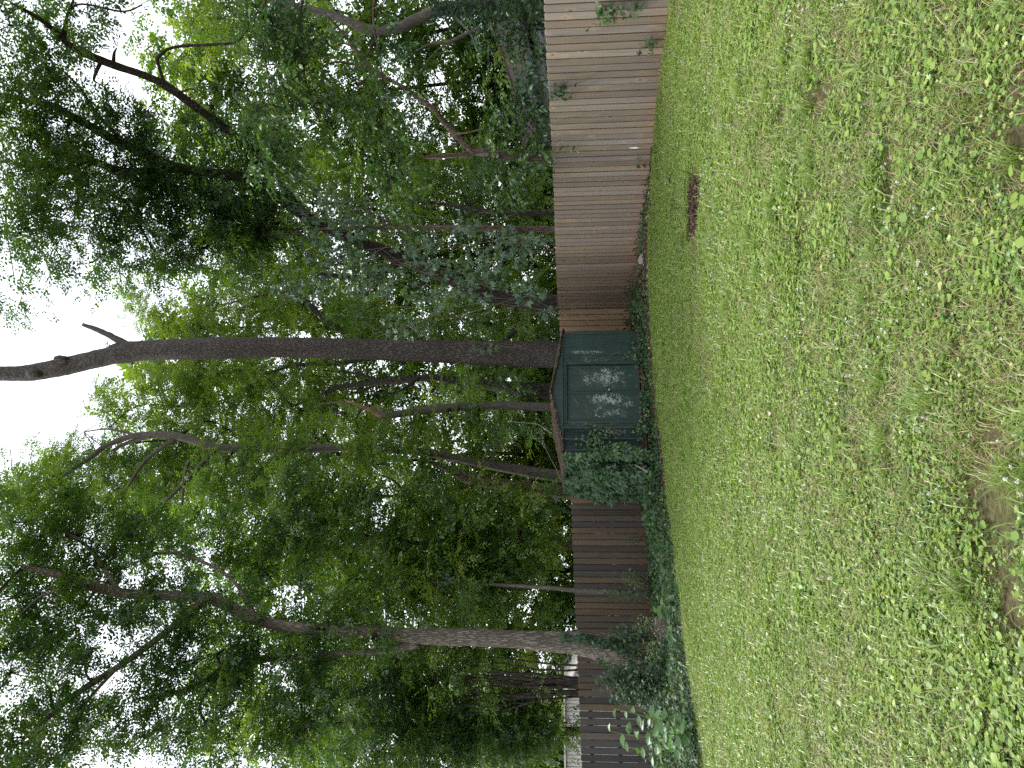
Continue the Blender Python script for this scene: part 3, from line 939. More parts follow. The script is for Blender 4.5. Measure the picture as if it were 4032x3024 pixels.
# paired trunks left of the shed
tree('curved_tree', 'slender grey tree curving overhead, nearer of the paired trunks left of the shed roof', 'tree',
     [(2184, 1871, 46, 21.6), (2040, 1850, 42, 21.7), (1899, 1824, 36, 21.8), (1750, 1795, 32, 22), (1624, 1776, 30, 22), (1359, 1762, 32, 22), (1150, 1768, 32, 22), (982, 1768, 32, 22), (844, 1759, 34, 22), (693, 1717, 30, 22), (542, 1714, 25, 22),
      (422, 1753, 22, 21.8), (362, 1796, 20, 21.5), (240, 1880, 15, 21), (133, 1952, 10, 20.7)],
     [[(693, 1725, 18, 22), (573, 1814, 16, 21.6), (482, 1952, 10, 21)], [(790, 1765, 16, 22), (732, 1844, 14, 21.6), (717, 1988, 10, 21)],
      [(844, 1771, 22, 22), (753, 1874, 18, 21.5), (651, 1976, 12, 21)], [(600, 1716, 18, 22), (500, 1745, 16, 22), (440, 1775, 10, 21.8)], [(542, 1714, 12, 22), (430, 1690, 8, 22.2), (330, 1700, 5, 22.3)]],
     [(150, 1920, 130, 110, 21, 2, 1.3, .6), (40, 1770, 70, 90, 20.5, 1, .3, .4), (350, 1880, 120, 90, 24.5, 2, 1.4, .75), (260, 1790, 90, 50, 24.5, 1.5, 1.0, .75), (500, 1900, 140, 110, 24.5, 2, 1.5, .55), (490, 1640, 80, 80, 25, 2, 1.1, .8),
      (700, 1850, 140, 120, 24.8, 2, 1.4, .6), (700, 1600, 120, 110, 25.5, 2, 1.2, .75), (900, 1690, 150, 110, 25.5, 2, 1.1, .7), (920, 1900, 140, 120, 22, 2, 1.4, .55), (1100, 1830, 130, 110, 21.5, 1.5, 1.3, .55)],
     bark='bark_grey', sides=16, flare=1.2)
tree('snapped_tree', 'snapped brown trunk tapering to a broken tip beside the shed roof', 'tree',
     [(2188, 1933, 54, 21.4), (2020, 1914, 46, 21.5), (1865, 1888, 46, 21.6), (1800, 1862, 40, 21.7), (1754, 1842, 26, 21.8), (1700, 1822, 12, 21.8), (1660, 1810, 4, 21.8)],
     [[(1875, 1905, 14, 21.4), (1850, 1912, 9, 21.35), (1835, 1908, 4, 21.3)], [(2190, 1965, 16, 21.2), (2080, 1961, 14, 21.2), (1955, 1958, 10, 21.2)]],
     [(1640, 1890, 110, 90, 21, .8, 1.0, .55), (1500, 1830, 120, 100, 21, 1, 1.0, .6)], bark='bark_brown', sides=16, rough=.03)


def split_piece(root, base):
    for k, (a, b, w) in enumerate((((1520, 1652, 0), (1354, 1574, 0), 15), ((1515, 1640, 0), (1400, 1590, 0), 11), ((1525, 1640, 0), (1470, 1626, 0), 16))):
        p, q = at(a[0], a[1], 21.35 + .05 * k), at(b[0], b[1], 21.3 + .05 * k)
        s = spline(np.array([p, (p + q) / 2 + np.array([.02, 0, -.03]), q]), 8)
        V, F = tube_arrays(s, w / 2 / FPX * 21.3 * np.array([1, 1.1, 1, .95, .9, .8, .6, .35]), 6, .10, 7 + k)
        tag(obj('splintered_wood', mesh_np('splintered_wood', V - base, F, M['split_wood']), root), 'pale splintered wood of the snapped top')


tree('snapped_tree', 'grey trunk with pale splintered snapped top above the shed ridge', 'tree',
     [(2164, 1602, 34, 21.4), (1947, 1596, 33, 21.4), (1830, 1600, 33, 21.4), (1730, 1610, 34, 21.4), (1610, 1624, 30, 21.4), (1513, 1638, 28, 21.4), (1490, 1640, 18, 21.4)],
     [[(1520, 1630, 16, 21.4), (1420, 1600, 13, 21.6), (1340, 1585, 9, 21.8), (1250, 1590, 5, 22)]],
     [(1600, 1680, 110, 70, 21.2, .8, .8, .65), (1780, 1640, 110, 70, 21, .6, .7, .6), (1420, 1700, 120, 80, 21.8, 1, 1.0, .7), (1900, 1690, 110, 70, 21.8, .8, .7, .5)], bark='bark_grey', sides=16, extra=split_piece)
tree('vine_choked_tree', 'dark stump-thick trunk smothered in dead vines just above the shed ridge', 'tree',
     [(2170, 1540, 64, 23.5), (2040, 1532, 56, 23.5), (1900, 1512, 40, 23.8), (1778, 1498, 30, 24), (1706, 1486, 26, 24), (1600, 1494, 26, 24.2), (1513, 1504, 25, 24.4), (1417, 1513, 20, 24.6), (1320, 1528, 17, 24.8), (1248, 1566, 12, 25), (1150, 1600, 8, 25)],
     [[(1513, 1504, 14, 24.4), (1400, 1470, 12, 24.6), (1250, 1455, 8, 25)], [(1650, 1490, 12, 24), (1560, 1545, 10, 23.6), (1480, 1545, 6, 23.4), (1380, 1530, 4, 23.3)]],
     [(1000, 1520, 140, 90, 26, 2, 1.1, .75), (1250, 1480, 140, 70, 26, 2, 1.0, .7), (1200, 1620, 130, 90, 26, 2, 1.1, .65), (780, 1480, 120, 60, 26, 2, 1.0, .8), (1700, 1540, 130, 60, 24.5, 1, .9, .55), (1960, 1500, 120, 60, 23, .8, 1.3, .5), (2050, 1650, 110, 90, 24.5, 1, 1.2, .45)],
     bark='bark_dark', sides=14, rough=.05)
tree('dark_limbed_tree', 'dark crooked limbs reaching out from behind the tall bare trunk', 'tree',
     [(2190, 1385, 50, 25.5), (1800, 1380, 44, 25.5), (1500, 1365, 36, 25.6), (1407, 1326, 28, 25.6), (1308, 1277, 26, 25.6), (1256, 1235, 22, 25.6), (1178, 1168, 20, 25.6), (1110, 1150, 15, 25.6), (1000, 1170, 10, 25.8), (880, 1200, 6, 26)],
     [[(1500, 1365, 24, 25.6), (1400, 1420, 20, 25.6), (1150, 1440, 16, 25.8), (1050, 1470, 14, 26), (930, 1455, 9, 26)], [(1256, 1235, 12, 25.6), (1230, 1180, 8, 25.4), (1250, 1120, 5, 25.3)], [(1700, 1375, 14, 25.5), (1600, 1290, 9, 25.3), (1510, 1250, 5, 25)],
      [(1950, 1380, 22, 25), (2050, 1290, 20, 24.5), (2120, 1330, 16, 24)]],
     [(700, 1260, 140, 70, 27, 2, 1.2, .8), (950, 1220, 150, 90, 27, 2, 1.1, .75), (1200, 1210, 140, 100, 26, 2, 1.0, .7), (1450, 1270, 150, 80, 25, 2, 1.1, .65), (1750, 1290, 160, 70, 25, 2, 1.1, .65), (570, 1180, 70, 70, 27, 1.5, .9, .8), (620, 1470, 110, 50, 27, 1.5, 1.0, .8), (800, 1450, 120, 60, 27, 1.5, 1.0, .75),
      (2050, 1270, 120, 70, 25, 1, 1.3, .6)],
     bark='bark_dark', sides=12, rough=.03)

# the big spreading tree on the right
tree('spreading_tree', 'large spreading tree whose thick limbs fan out overhead above the long fence', 'tree',
     [(2165, 1190, 62, 19.6), (2040, 1185, 58, 19.5), (1920, 1160, 56, 19.4), (1780, 1100, 54, 19.2), (1594, 1020, 50, 19), (1412, 950, 46, 18.6), (1250, 880, 44, 18.2), (1100, 780, 42, 17.6), (960, 700, 42, 17), (810, 680, 40, 16.6), (693, 657, 38, 16.3), (603, 621, 38, 16), (512, 579, 38, 15.6), (434, 542, 36, 15.3),
      (362, 500, 34, 15), (271, 452, 30, 14.6), (199, 416, 28, 14.3), (60, 386, 20, 14), (-80, 350, 14, 13.6)],
     [[(1180, 830, 36, 18), (1050, 640, 36, 17), (904, 518, 34, 16.2), (790, 435, 34, 15.6), (663, 344, 34, 15), (579, 301, 30, 14.7), (422, 247, 32, 14.2), (289, 187, 30, 13.8), (229, 133, 24, 13.6), (150, 70, 18, 13.3), (40, 10, 12, 13)],
      [(760, 670, 32, 16.5), (640, 665, 30, 16.3), (494, 675, 32, 16), (374, 639, 32, 15.8), (260, 610, 28, 15.4), (181, 579, 26, 15.1), (120, 524, 20, 14.8), (30, 500, 12, 14.5)],
      [(651, 337, 15, 15), (621, 241, 13, 14.8), (640, 210, 13, 14.8), (663, 193, 12, 14.8), (723, 181, 12, 14.9), (844, 175, 11, 15), (930, 165, 10, 15.1), (975, 118, 7, 15.2)],
      [(675, 350, 10, 15), (720, 360, 8, 15), (755, 350, 7, 15), (800, 385, 5, 15), (880, 440, 3, 15.1)],
      [(512, 579, 22, 15.6), (420, 490, 18, 15.2), (370, 430, 14, 15), (310, 340, 10, 14.7), (250, 280, 6, 14.4)],
      [(640, 690, 20, 16.3), (500, 790, 22, 16.2), (420, 755, 14, 16), (340, 790, 10, 15.8)],
      [(250, 160, 16, 13.7), (265, 60, 13, 13.5), (290, 0, 10, 13.4)], [(240, 140, 10, 13.6), (300, 20, 9, 13.5), (480, 45, 8, 13.6), (560, 20, 6, 13.6)],
      [(300, 620, 14, 15.5), (120, 800, 10, 15.2), (0, 830, 7, 15)], [(1594, 1020, 30, 19), (1450, 1090, 24, 19.2), (1250, 1080, 16, 19.3)]],
     [(40, 100, 130, 150, 13, 2, 1.8, .45), (60, 380, 140, 160, 13.5, 2, 1.8, .45), (70, 650, 150, 160, 14, 2, 1.8, .42), (80, 920, 140, 150, 14.5, 2, 1.4, .38), (60, 1120, 90, 90, 15, 1.5, .7, .3),
      (280, 560, 130, 130, 14.5, 2, 1.1, .35), (300, 800, 140, 140, 15, 2, 1.6, .35), (320, 1010, 110, 90, 16, 1.5, 1.0, .35), (390, 330, 90, 80, 14, 1.5, .7, .3), (250, 160, 100, 110, 13.5, 1.5, .8, .3),
      (460, 190, 60, 100, 14, 1, .5, .25), (450, 480, 90, 80, 15, 1, .8, .3), (480, 700, 130, 130, 16, 1.5, 1.3, .35), (560, 900, 130, 130, 16.5, 1.5, 1.7, .35), (680, 560, 80, 70, 16, 1, .6, .35), (620, 1050, 90, 60, 17, 1, .8, .4),
      (800, 760, 150, 140, 17, 1.5, 1.7, .3), (820, 960, 150, 110, 17.5, 1.2, 1.7, .35), (1000, 640, 140, 110, 17, 1.2, 1.2, .35), (1020, 880, 130, 130, 17.5, 1.2, 1.4, .32), (420, 60, 60, 70, 13.5, .8, .5, .25)],
     bark='bark_dark', sides=16, rough=.02, flare=1.3, dens=.95)

tree('slim_tree', 'slim straight pole-like trunk behind the middle of the long fence', 'tree',
     [(2181, 903, 24, 18), (1828, 896, 20, 18), (1542, 897, 16, 18), (1300, 900, 12, 18), (1100, 903, 9, 18), (900, 905, 6, 18)],
     [[(1600, 897, 7, 18), (1480, 850, 5, 17.9), (1400, 780, 3, 17.8)]], [(1000, 920, 120, 90, 18.3, .8, .9, .35), (1400, 860, 110, 80, 18.2, .8, .8, .4)], bark='bark_brown', sides=12)

tree('dead_forked_tree', 'dead brown forked trunk leaning over behind the long fence', 'tree',
     [(2169, 624, 27, 15.4), (2045, 614, 28, 15.4), (1945, 606, 32, 15.4), (1876, 596, 32, 15.4), (1836, 574, 26, 15.3), (1791, 528, 24, 15.3), (1746, 478, 22, 15.3), (1707, 430, 20, 15.2), (1622, 368, 17, 15.2), (1562, 328, 15, 15.1), (1473, 280, 15, 15), (1373, 160, 12, 14.9), (1299, 75, 9, 14.8), (1240, 40, 6, 14.8)],
     [[(1880, 600, 22, 15.4), (1836, 609, 19, 15.4), (1760, 614, 18, 15.4), (1690, 618, 15, 15.4), (1668, 622, 8, 15.4)],
      [(1473, 283, 12, 15), (1400, 255, 10, 14.9), (1324, 244, 9, 14.8), (1280, 255, 6, 14.8)], [(1473, 278, 8, 15), (1440, 310, 8, 14.9), (1400, 350, 6, 14.8)],
      [(1790, 527, 8, 15.2), (1850, 520, 6, 15), (1910, 500, 4, 14.9)], [(1945, 592, 10, 15.3), (1935, 545, 8, 15.2), (1930, 505, 6, 15.1)], [(1400, 190, 8, 14.9), (1350, 170, 7, 14.9), (1310, 190, 4, 14.8)],
      [(1440, 230, 6, 14.9), (1480, 150, 5, 14.9), (1560, 110, 3, 14.8)]],
     [], bark='bark_brown', sides=12, rough=.05)

# ivy-clad arching trunk at the far right
tree('arching_tree', 'arching ivy-clad grey trunk behind the near end of the long fence', 'tree',
     [(2130, 20, 70, 16), (1950, 15, 66, 16), (1860, 25, 60, 16), (1750, 35, 48, 16), (1647, 72, 42, 16), (1572, 108, 40, 16), (1500, 118, 38, 16), (1440, 112, 36, 16), (1373, 85, 32, 16), (1300, 55, 28, 16), (1150, 20, 22, 16), (950, -30, 14, 16)],
     [[(1780, 55, 12, 15.8), (1850, 130, 10, 15.4), (1880, 200, 12, 15.2)], [(1890, 110, 14, 15.2), (1830, 135, 14, 15.2), (1770, 165, 13, 15.2), (1700, 172, 10, 15.2), (1640, 200, 6, 15.2)], [(1760, 170, 8, 15.2), (1700, 220, 6, 15.1), (1640, 310, 3, 15)]],
     [(900, 30, 130, 120, 17, 1.2, 1.0, .6), (1000, -60, 150, 120, 16, 1.5, 1.0, .5)], bark='bark_grey', sides=16, flare=1.2)

# leafy tree with layered sprays of single leaves above the long fence
tree('layered_tree', 'leafy tree with drooping tiers of single pale-backed leaves over the long fence', 'tree',
     [(2100, -140, 40, 13.4), (1700, -150, 34, 13.3), (1400, -160, 30, 13.2), (1150, -150, 24, 13.1), (1000, -130, 14, 13)],
     [[(1500, -155, 16, 13.2), (1470, 60, 10, 13.2), (1500, 260, 7, 13.3), (1520, 480, 5, 13.5), (1540, 740, 3, 13.9)], [(1250, -155, 16, 13.1), (1180, 60, 11, 13), (1200, 300, 8, 13.1), (1260, 480, 5, 13.3)],
      [(1080, -140, 14, 13), (1030, 100, 9, 12.9), (1060, 330, 7, 13), (1090, 560, 4, 13.3)], [(1900, -150, 16, 13.4), (1920, 40, 10, 13.3), (1990, 250, 7, 13.6), (2060, 480, 4, 14.2)]],
     [(1050, 60, 60, 120, 12.9, .9, 1.5, .55), (1110, 250, 70, 110, 13, .9, 1.5, .5), (1150, 420, 70, 110, 13.2, .9, 1.4, .5), (1080, 600, 80, 110, 13.5, .9, 1.3, .5), (1000, 420, 60, 110, 13.2, .9, 1.1, .5), (1230, 90, 50, 90, 13, .8, 1.0, .4),
      (1290, 480, 55, 90, 13.4, .7, 1.1, .5), (1500, 200, 32, 80, 13.3, .6, 1.2, .55), (1530, 350, 36, 90, 13.4, .6, 1.4, .6), (1500, 500, 45, 90, 13.6, .6, 1.5, .6), (1470, 620, 50, 80, 13.7, .6, 1.3, .6), (1520, 740, 42, 70, 13.9, .5, 1.7, .72), (1545, 610, 36, 70, 13.8, .5, 1.5, .68),
      (2080, 360, 45, 110, 14, .5, 1.6, .42), (2040, 500, 70, 90, 14.4, .5, 1.5, .45), (2090, 90, 60, 130, 12.6, .5, 2.0, .25), (1950, 50, 80, 90, 13, .6, 1.8, .2), (2120, 560, 40, 60, 14.2, .4, 1.4, .45), (1980, 230, 60, 80, 14, .5, .9, .7), (2000, 680, 90, 70, 15, .6, 1.1, .4)],
     kind='simple', mat='leaf_shiny', ll=.115, lw=.062, bark='bark_brown', twig_r=.005)

# box elder in front of the left woods
tree('box_elder', 'bright green bushy tree filling the gap above the dark fence beside the shed', 'tree',
     [(2235, 2150, 30, 19.8), (2000, 2170, 26, 19.8), (1750, 2150, 22, 19.8), (1500, 2120, 18, 19.8), (1300, 2090, 12, 19.8), (1150, 2060, 7, 19.8)],
     [[(1800, 2150, 14, 19.8), (1650, 2000, 12, 19.5), (1560, 1900, 10, 19.2), (1500, 1870, 6, 19)], [(1800, 2150, 14, 19.8), (1700, 2300, 10, 19.3), (1620, 2400, 6, 19)], [(1950, 2165, 10, 19.8), (1870, 2320, 8, 19.4), (1880, 2420, 5, 19.2)]],
     [(1150, 2010, 150, 130, 19, 1.5, 1.5, .5), (1200, 2210, 170, 120, 19, 1.5, 1.5, .45), (1450, 2080, 160, 140, 19, 1.5, 1.4, .5), (1500, 2300, 160, 130, 18.7, 1.3, 1.5, .52), (1700, 2150, 150, 150, 19.2, 1.3, 1.7, .5),
      (1850, 2010, 160, 90, 19.5, 1.2, 1.3, .55), (1850, 2250, 150, 130, 19, 1.2, 1.7, .52), (2050, 2100, 130, 140, 19.5, 1, 1.7, .52), (2060, 2310, 110, 100, 19.5, 1, 1.0, .6), (1330, 2430, 120, 90, 18.5, 1, 1.1, .5), (1000, 2100, 120, 120, 19.5, 1.2, 1.3, .5), (1650, 2420, 110, 60, 18.8, .8, .8, .55)],
     ll=.128, lw=.055, dens=.95, bark='bark_brown')
tree('shady_tree', 'dense dark green tree behind the far left end of the dark fence', 'tree',
     [(2270, 2880, 36, 20.5), (2000, 2880, 30, 20.5), (1700, 2860, 24, 20.5), (1400, 2850, 16, 20.3), (1200, 2850, 8, 20)],
     [[(1900, 2875, 14, 20.5), (1750, 2720, 10, 20.3), (1600, 2620, 6, 20)]],
     [(1450, 2700, 160, 140, 20, 1.5, 1.5, .35), (1450, 2930, 170, 130, 20, 1.5, 1.5, .35), (1700, 2740, 150, 120, 20.5, 1.5, 1.5, .38), (1720, 2930, 150, 130, 20, 1.5, 1.8, .33), (1930, 2870, 140, 120, 20, 1.3, 1.8, .3), (2060, 2910, 100, 120, 19.5, 1.2, 1.3, .33), (1620, 2590, 110, 80, 21, 1, 1.1, .4), (2080, 2790, 70, 60, 19.8, .7, 1.2, .35), (2170, 2830, 60, 60, 19.2, .6, 1.1, .4)],
     bark='bark_dark')

# multi-stemmed bush behind the left fence
def stems(root, base):
    g = np.random.default_rng(11)
    rows = [(2620, 2590, 9), (2640, 2612, 9), (2668, 2672, 11), (2672, 2650, 14), (2680, 2665, 16), (2690, 2640, 14), (2698, 2700, 10), (2706, 2690, 15), (2718, 2745, 12), (2722, 2760, 11), (2730, 2735, 15), (2738, 2775, 9), (2742, 2800, 9)]
    for i, (y0, y1, w) in enumerate(rows):
        t = Tubes()
        a = np.array([np.append(at(2330, y0 - 4, 18.6 + .02 * i), w / 2 / FPX * 18.6), np.append(at(2285, y0, 18.6 + .02 * i), w / 2 / FPX * 18.6), np.append(at(2120, (y0 * .6 + y1 * .4) + g.normal() * 10, 18.6), w / 2.2 / FPX * 18.6), np.append(at(1960, y1, 18.7), w / 3.0 / FPX * 18.6), np.append(at(1800, y1 + (y1 - y0) * .6 + g.normal() * 15, 18.8), .006)])
        s = spline(a, 18)
        t.add(s[:, :3] + g.normal(size=(18, 3)) * .008, s[:, 3], 6)
        obj('stem', t.mesh('stem', M['bark_dark'], base), root)


tree('many_stemmed_bush', 'bush of many thin dark bare stems fanning up behind the dark fence', 'bush',
     [(2285, 2700, 18, 18.7), (2100, 2690, 14, 18.8), (1900, 2670, 8, 18.9), (1750, 2660, 5, 19)], [],
     [(1700, 2640, 120, 90, 19, 1, 1.2, .5), (1850, 2700, 70, 60, 19, .7, .6, .55), (2060, 2705, 50, 30, 18.4, .3, .6, .6), (1780, 2560, 90, 60, 19.3, .7, .8, .5)], bark='bark_dark', extra=stems, sides=8)

tree('dark_trunk_tree', 'short black trunk seen through leaves behind the middle of the long fence', 'tree',
     [(2185, 838, 20, 19.5), (2085, 840, 19, 19.5), (1900, 830, 18, 19.6), (1760, 805, 16, 19.8), (1600, 790, 10, 20)], [], [(1650, 780, 120, 90, 20.5, 1, 1.1, .45), (1900, 760, 110, 90, 20.5, 1, 1.2, .4), (2080, 800, 90, 90, 20.5, .8, 1.0, .55)], bark='bark_dark')

# the woods behind, trunk by trunk
WOODS = ['pale yellow-green', 'loose mid-green', 'light-catching green', 'hazy green']
SKYLINE = [650, 640, 660, 720, 820, 640, 470, 560, 620, 700, 800, 860, 900]
PLACES = ['at the far right edge beyond the neighbour roof', 'behind the arching trunk', 'behind the dead forked trunk', 'behind the short black trunk', 'behind the hanging creeper curtain', 'just right of the tall bare trunk',
          'just left of the tall bare trunk', 'behind the curving grey tree', 'behind the bright bushy tree', 'between the bright bushy tree and the forked tree', 'behind the forked tree', 'behind the fan of bare stems', 'at the far left edge of the woods']
for k in range(13):
    py = 90 + k * 240; Y0 = 30 + (k * 7 % 5) * 1.6; top = SKYLINE[k]
    bl = []
    px = 2170
    while px > top:
        bl.append((px + rng.uniform(-30, 30), py + rng.uniform(-50, 50), 150, 165, Y0 + rng.uniform(-1.5, 1.5), 2.0, 1.7 if px > 1900 else (1.0 if px > 1300 else .72), rng.uniform(.5, .85)))
        px -= 215
    tree('woodland_tree', '%s woodland tree %s' % (WOODS[k % 4], PLACES[k]), 'tree',
         [(2200, py + rng.uniform(-60, 60), 17, Y0), (1900, py + rng.uniform(-50, 50), 15, Y0), (1600, py + rng.uniform(-60, 60), 13, Y0), (1250, py + rng.uniform(-60, 60), 9, Y0), (top + 60, py, 4, Y0)], [], bl, scale=2.0, ll=.098, lw=.062, dens=1.2, twig_r=.004, mat='leaf_far', bark='bark_dark', group=None, sides=8)

# creeper hanging from the limbs
def creeper_curtain():
    base = at(2160, 1120, 18.3); base[2] = float(gz(base[0], base[1]))
    root = tag(empty('creeper', base), 'curtain of five-fingered creeper hanging over the long fence beside the tall trunk', 'vine')
    lv = Leaves('oval'); tw = Tubes()
    rows = [(1150, 800, 120, 100, 17.5, .7, 1.1, .4), (1300, 950, 140, 120, 17.5, .8, 1.2, .4), (1200, 1130, 120, 80, 17.8, .7, 1.2, .52), (1450, 1090, 140, 100, 17.8, .8, 1.3, .52), (1430, 870, 110, 90, 17.5, .7, .8, .35), (1650, 1010, 130, 100, 17.8, .7, 1.0, .42),
            (1700, 1170, 120, 70, 18, .6, 1.1, .52), (1850, 1090, 130, 110, 18, .6, 1.3, .5), (1990, 990, 110, 100, 17.4, .5, 1.2, .5), (2080, 1140, 80, 70, 17.9, .35, 1.4, .5), (2110, 960, 60, 60, 17, .3, 1.2, .5), (2160, 1235, 38, 40, 18.9, .2, 1.3, .5), (1600, 1290, 110, 60, 18.2, .6, .9, .52), (1930, 1360, 60, 30, 19.8, .3, .8, .52), (1280, 800, 100, 80, 17, .6, .8, .45), (1860, 900, 100, 70, 17.2, .5, .7, .45)]
    prev = at(900, 900, 17.5)
    for (px, py, rx, ry, Y, rd, lai, tint) in rows:
        c, rad = blob_frame(px, py, rx, ry, Y, rd)
        n = int(lai * math.pi * rx * ry * (Y / FPX) ** 2 / .014)
        P = c + in_ball(n) * rad
        P[:, 2] += .1 * np.sin(P[:, 0] * 9)
        palmate(lv, P, unit(np.array([0, -1, .55])), tint + .12 * rng.normal(size=n), .115, .055)
        for q in range(5):
            a = c + in_ball(1)[0] * rad; b = a + np.array([rng.normal() * .3, rng.normal() * .1, -rng.uniform(.4, 1.2)]); t_ = a + np.array([rng.normal() * .3, rng.normal() * .1, rng.uniform(.5, 1.4)])
            s = spline(np.array([t_, a, (a + b) / 2 + rng.normal(size=3) * .06, b]), 10)
            tw.add(s, np.full(10, .0045), 3)
    obj('leaves', lv.mesh('leaves', M['leaf_shiny'], base), root)
    root.children[-1]['kind'] = 'stuff'
    tag(obj('stems', tw.mesh('stems', M['dead_stem'], base), root), kind='stuff')
    STATS['leaves'] += lv.count()


creeper_curtain()


# ------------------------------------------------------------------ neighbours
def neighbour_left():
    """pale board-clad outbuilding beyond the dark fence, its roof line falling to the right"""
    c = at(2290, 2800, 26.5)
    base = np.array([c[0], 26.5, float(gz(c[0], 26.5))])
    root = tag(empty('outbuilding', base), 'pale weathered board outbuilding showing over the left end of the dark fence', 'building')
    x1 = at(2285, 2575, 26.5)[0] - base[0]; xr = at(2218, 2745, 26.5)[0] - base[0]; x0 = -6.5
    zt = at(2222, 2745, 26.5)[2] - base[2]; zl = at(2290, 2575, 26.5)[2] - base[2]
    g = random.Random(6)
    top = lambda x: zt if x < xr else zt + (zl - zt) * (x - xr) / (x1 - xr)
    MB().prism([(x0, .05, -.3), (x1, .05, -.3), (x1, .05, zl - .06), (xr, .05, zt - .06), (x0, .05, zt - .06)], (0, 3.2, 0)).build('wall', M['dark_gap'], root)
    clad = MB(); x = x0
    while x < x1 - .05:
        w = .115
        clad.prism([(x, 0, -.3), (x + w, 0, -.3), (x + w, 0, top(x + w) - .05), (x, 0, top(x) - .05)], (0, .045 - g.uniform(0, .012), 0))
        x += .135
    tag(clad.build('cladding', M['pale_metal'], root), kind='stuff')
    rf = MB().prism([(x0, -.15, zt - .03), (xr, -.15, zt - .03), (x1 + .2, -.15, zl - .10), (x1 + .2, -.15, zl - .05), (xr, -.15, zt + .03), (x0, -.15, zt + .03)], (0, 3.5, 0))
    rf.build('roof', M['pale_metal'], root)


def neighbour_right():
    c = at(2110, 240, 26)
    base = np.array([c[0], c[1], float(gz(c[0], c[1]))])
    root = tag(empty('neighbour_house', base), 'low grey-walled house with brown shingle roof glimpsed over the long fence', 'house')
    h = c[2] - base[2]
    MB().box(-2.0, 2.6, .3, 5, -.2, h + .05).build('wall', M['wall_grey'], root)
    # roof sloping down to the left with a dark gutter along the verge
    A = np.array([-2.1, 0, h - .18]); B = np.array([2.8, 0, h + .85])
    rf = MB().prism([A, B, B + [0, 2.6, .75], A + [0, 2.6, .75]], (0, 0, -.10)).build('roof', M['shingle_brown'], root)
    k = 9
    for i in range(k):
        f = i / k
        p = A + np.array([0, 2.6, .75]) * f; q = B + np.array([0, 2.6, .75]) * f
        MB().prism([p + [0, 0, .004], q + [0, 0, .004], q + [0, .30, .096], p + [0, .30, .096]], (0, -.004, .016)).build('shingle_course', M['shingle_brown'], rf)
    MB().prism([A + [0, -.12, -.16], A + [0, -.01, -.16], A + [0, -.01, .02], A + [0, -.12, .02]], B - A).build('gutter', M['gutter'], root)
    MB().box(-.9, -.2, .26, .30, h - 1.3, h - .45).build('window', M['gutter'], root)


neighbour_left(); neighbour_right()


# ------------------------------------------------------------------ ivy, creeper and litter beds
def bed_points(n, edge=0.0, xr=(-11, 2.0)):
    out = []
    while sum(len(o) for o in out) < n:
        x = rng.uniform(xr[0], xr[1], n); y = rng.uniform(8, 19.5, n)
        # back limit: fence line left of the shed, shed front elsewhere
        yf = np.where(x < -2.4, LF0[1] + (x - LF0[0]) * (dL[1] / dL[0]) - .12, np.interp(x, [-2.5, -1.75, 1.07, 1.9, 4.3], [18.6, 15.5, 16.62, 18.9, 13.8]))
        ok = (y > bed_y(x) + edge) & (y < yf)
        out.append(np.stack([x[ok], y[ok]], -1))
    return np.vstack(out)[:n]


def mound(x, y):
    h = .10 + .07 * np.sin(x * 2.1 + 1) * np.cos(y * 1.7) + .05 * np.sin(x * 5.3) * np.sin(y * 4.1)
    h = h + .38 * np.exp(-((x + 6.6) / .9) ** 2 - ((y - 14.6) / .9) ** 2) + .35 * np.exp(-((x + 6.9) / 1.3) ** 2 - ((y - 13.2) / 1.0) ** 2) + .25 * np.exp(-((x + 2.6) / .6) ** 2 - ((y - 15.6) / .8) ** 2)
    h = h + .30 * np.exp(-((x + 5.9) / .7) ** 2 - ((y - 16) / .6) ** 2)
    e = np.clip((y - bed_y(x)) / .7, 0, 1)
    return h * e


def ivy_bed():
    P = bed_points(30000, .05)
    x, y = P[:, 0], P[:, 1]
    keep = rng.uniform(size=len(x)) < np.where(x > -1.9, .22, 1.0)
    x, y = x[keep], y[keep]; n = len(x)
    z = gz(x, y) + mound(x, y) * rng.uniform(.35, 1.1, n) + .01
    up = unit(np.array([0, -.35, 1.]) + .45 * rng.normal(size=(n, 3)))
    D = unit(rng.normal(size=(n, 3)) * np.array([1, 1, .3]) + np.array([0, -.5, -.15]))
    patch = .5 + .5 * np.sin(x * 1.7 + np.sin(y * 1.3) * 2) * np.cos(y * 2.1)
    s = rng.uniform(.05, .095, n)
    lv = Leaves('ivy')
    t = .35 + .25 * patch + .14 * rng.normal(size=n); t = np.where(rng.uniform(size=n) < .06, .95, t)
    lv.add(np.stack([x, y, z], -1), D, up, s, s * 1.05, t)
    o = obj('ivy_ground_cover', lv.mesh('ivy_ground_cover', M['ivy']))
    tag(o, 'dark green ivy carpeting the bed between the dark fence and lawn', 'ivy', kind='stuff')
    STATS['leaves'] += n


ivy_bed()


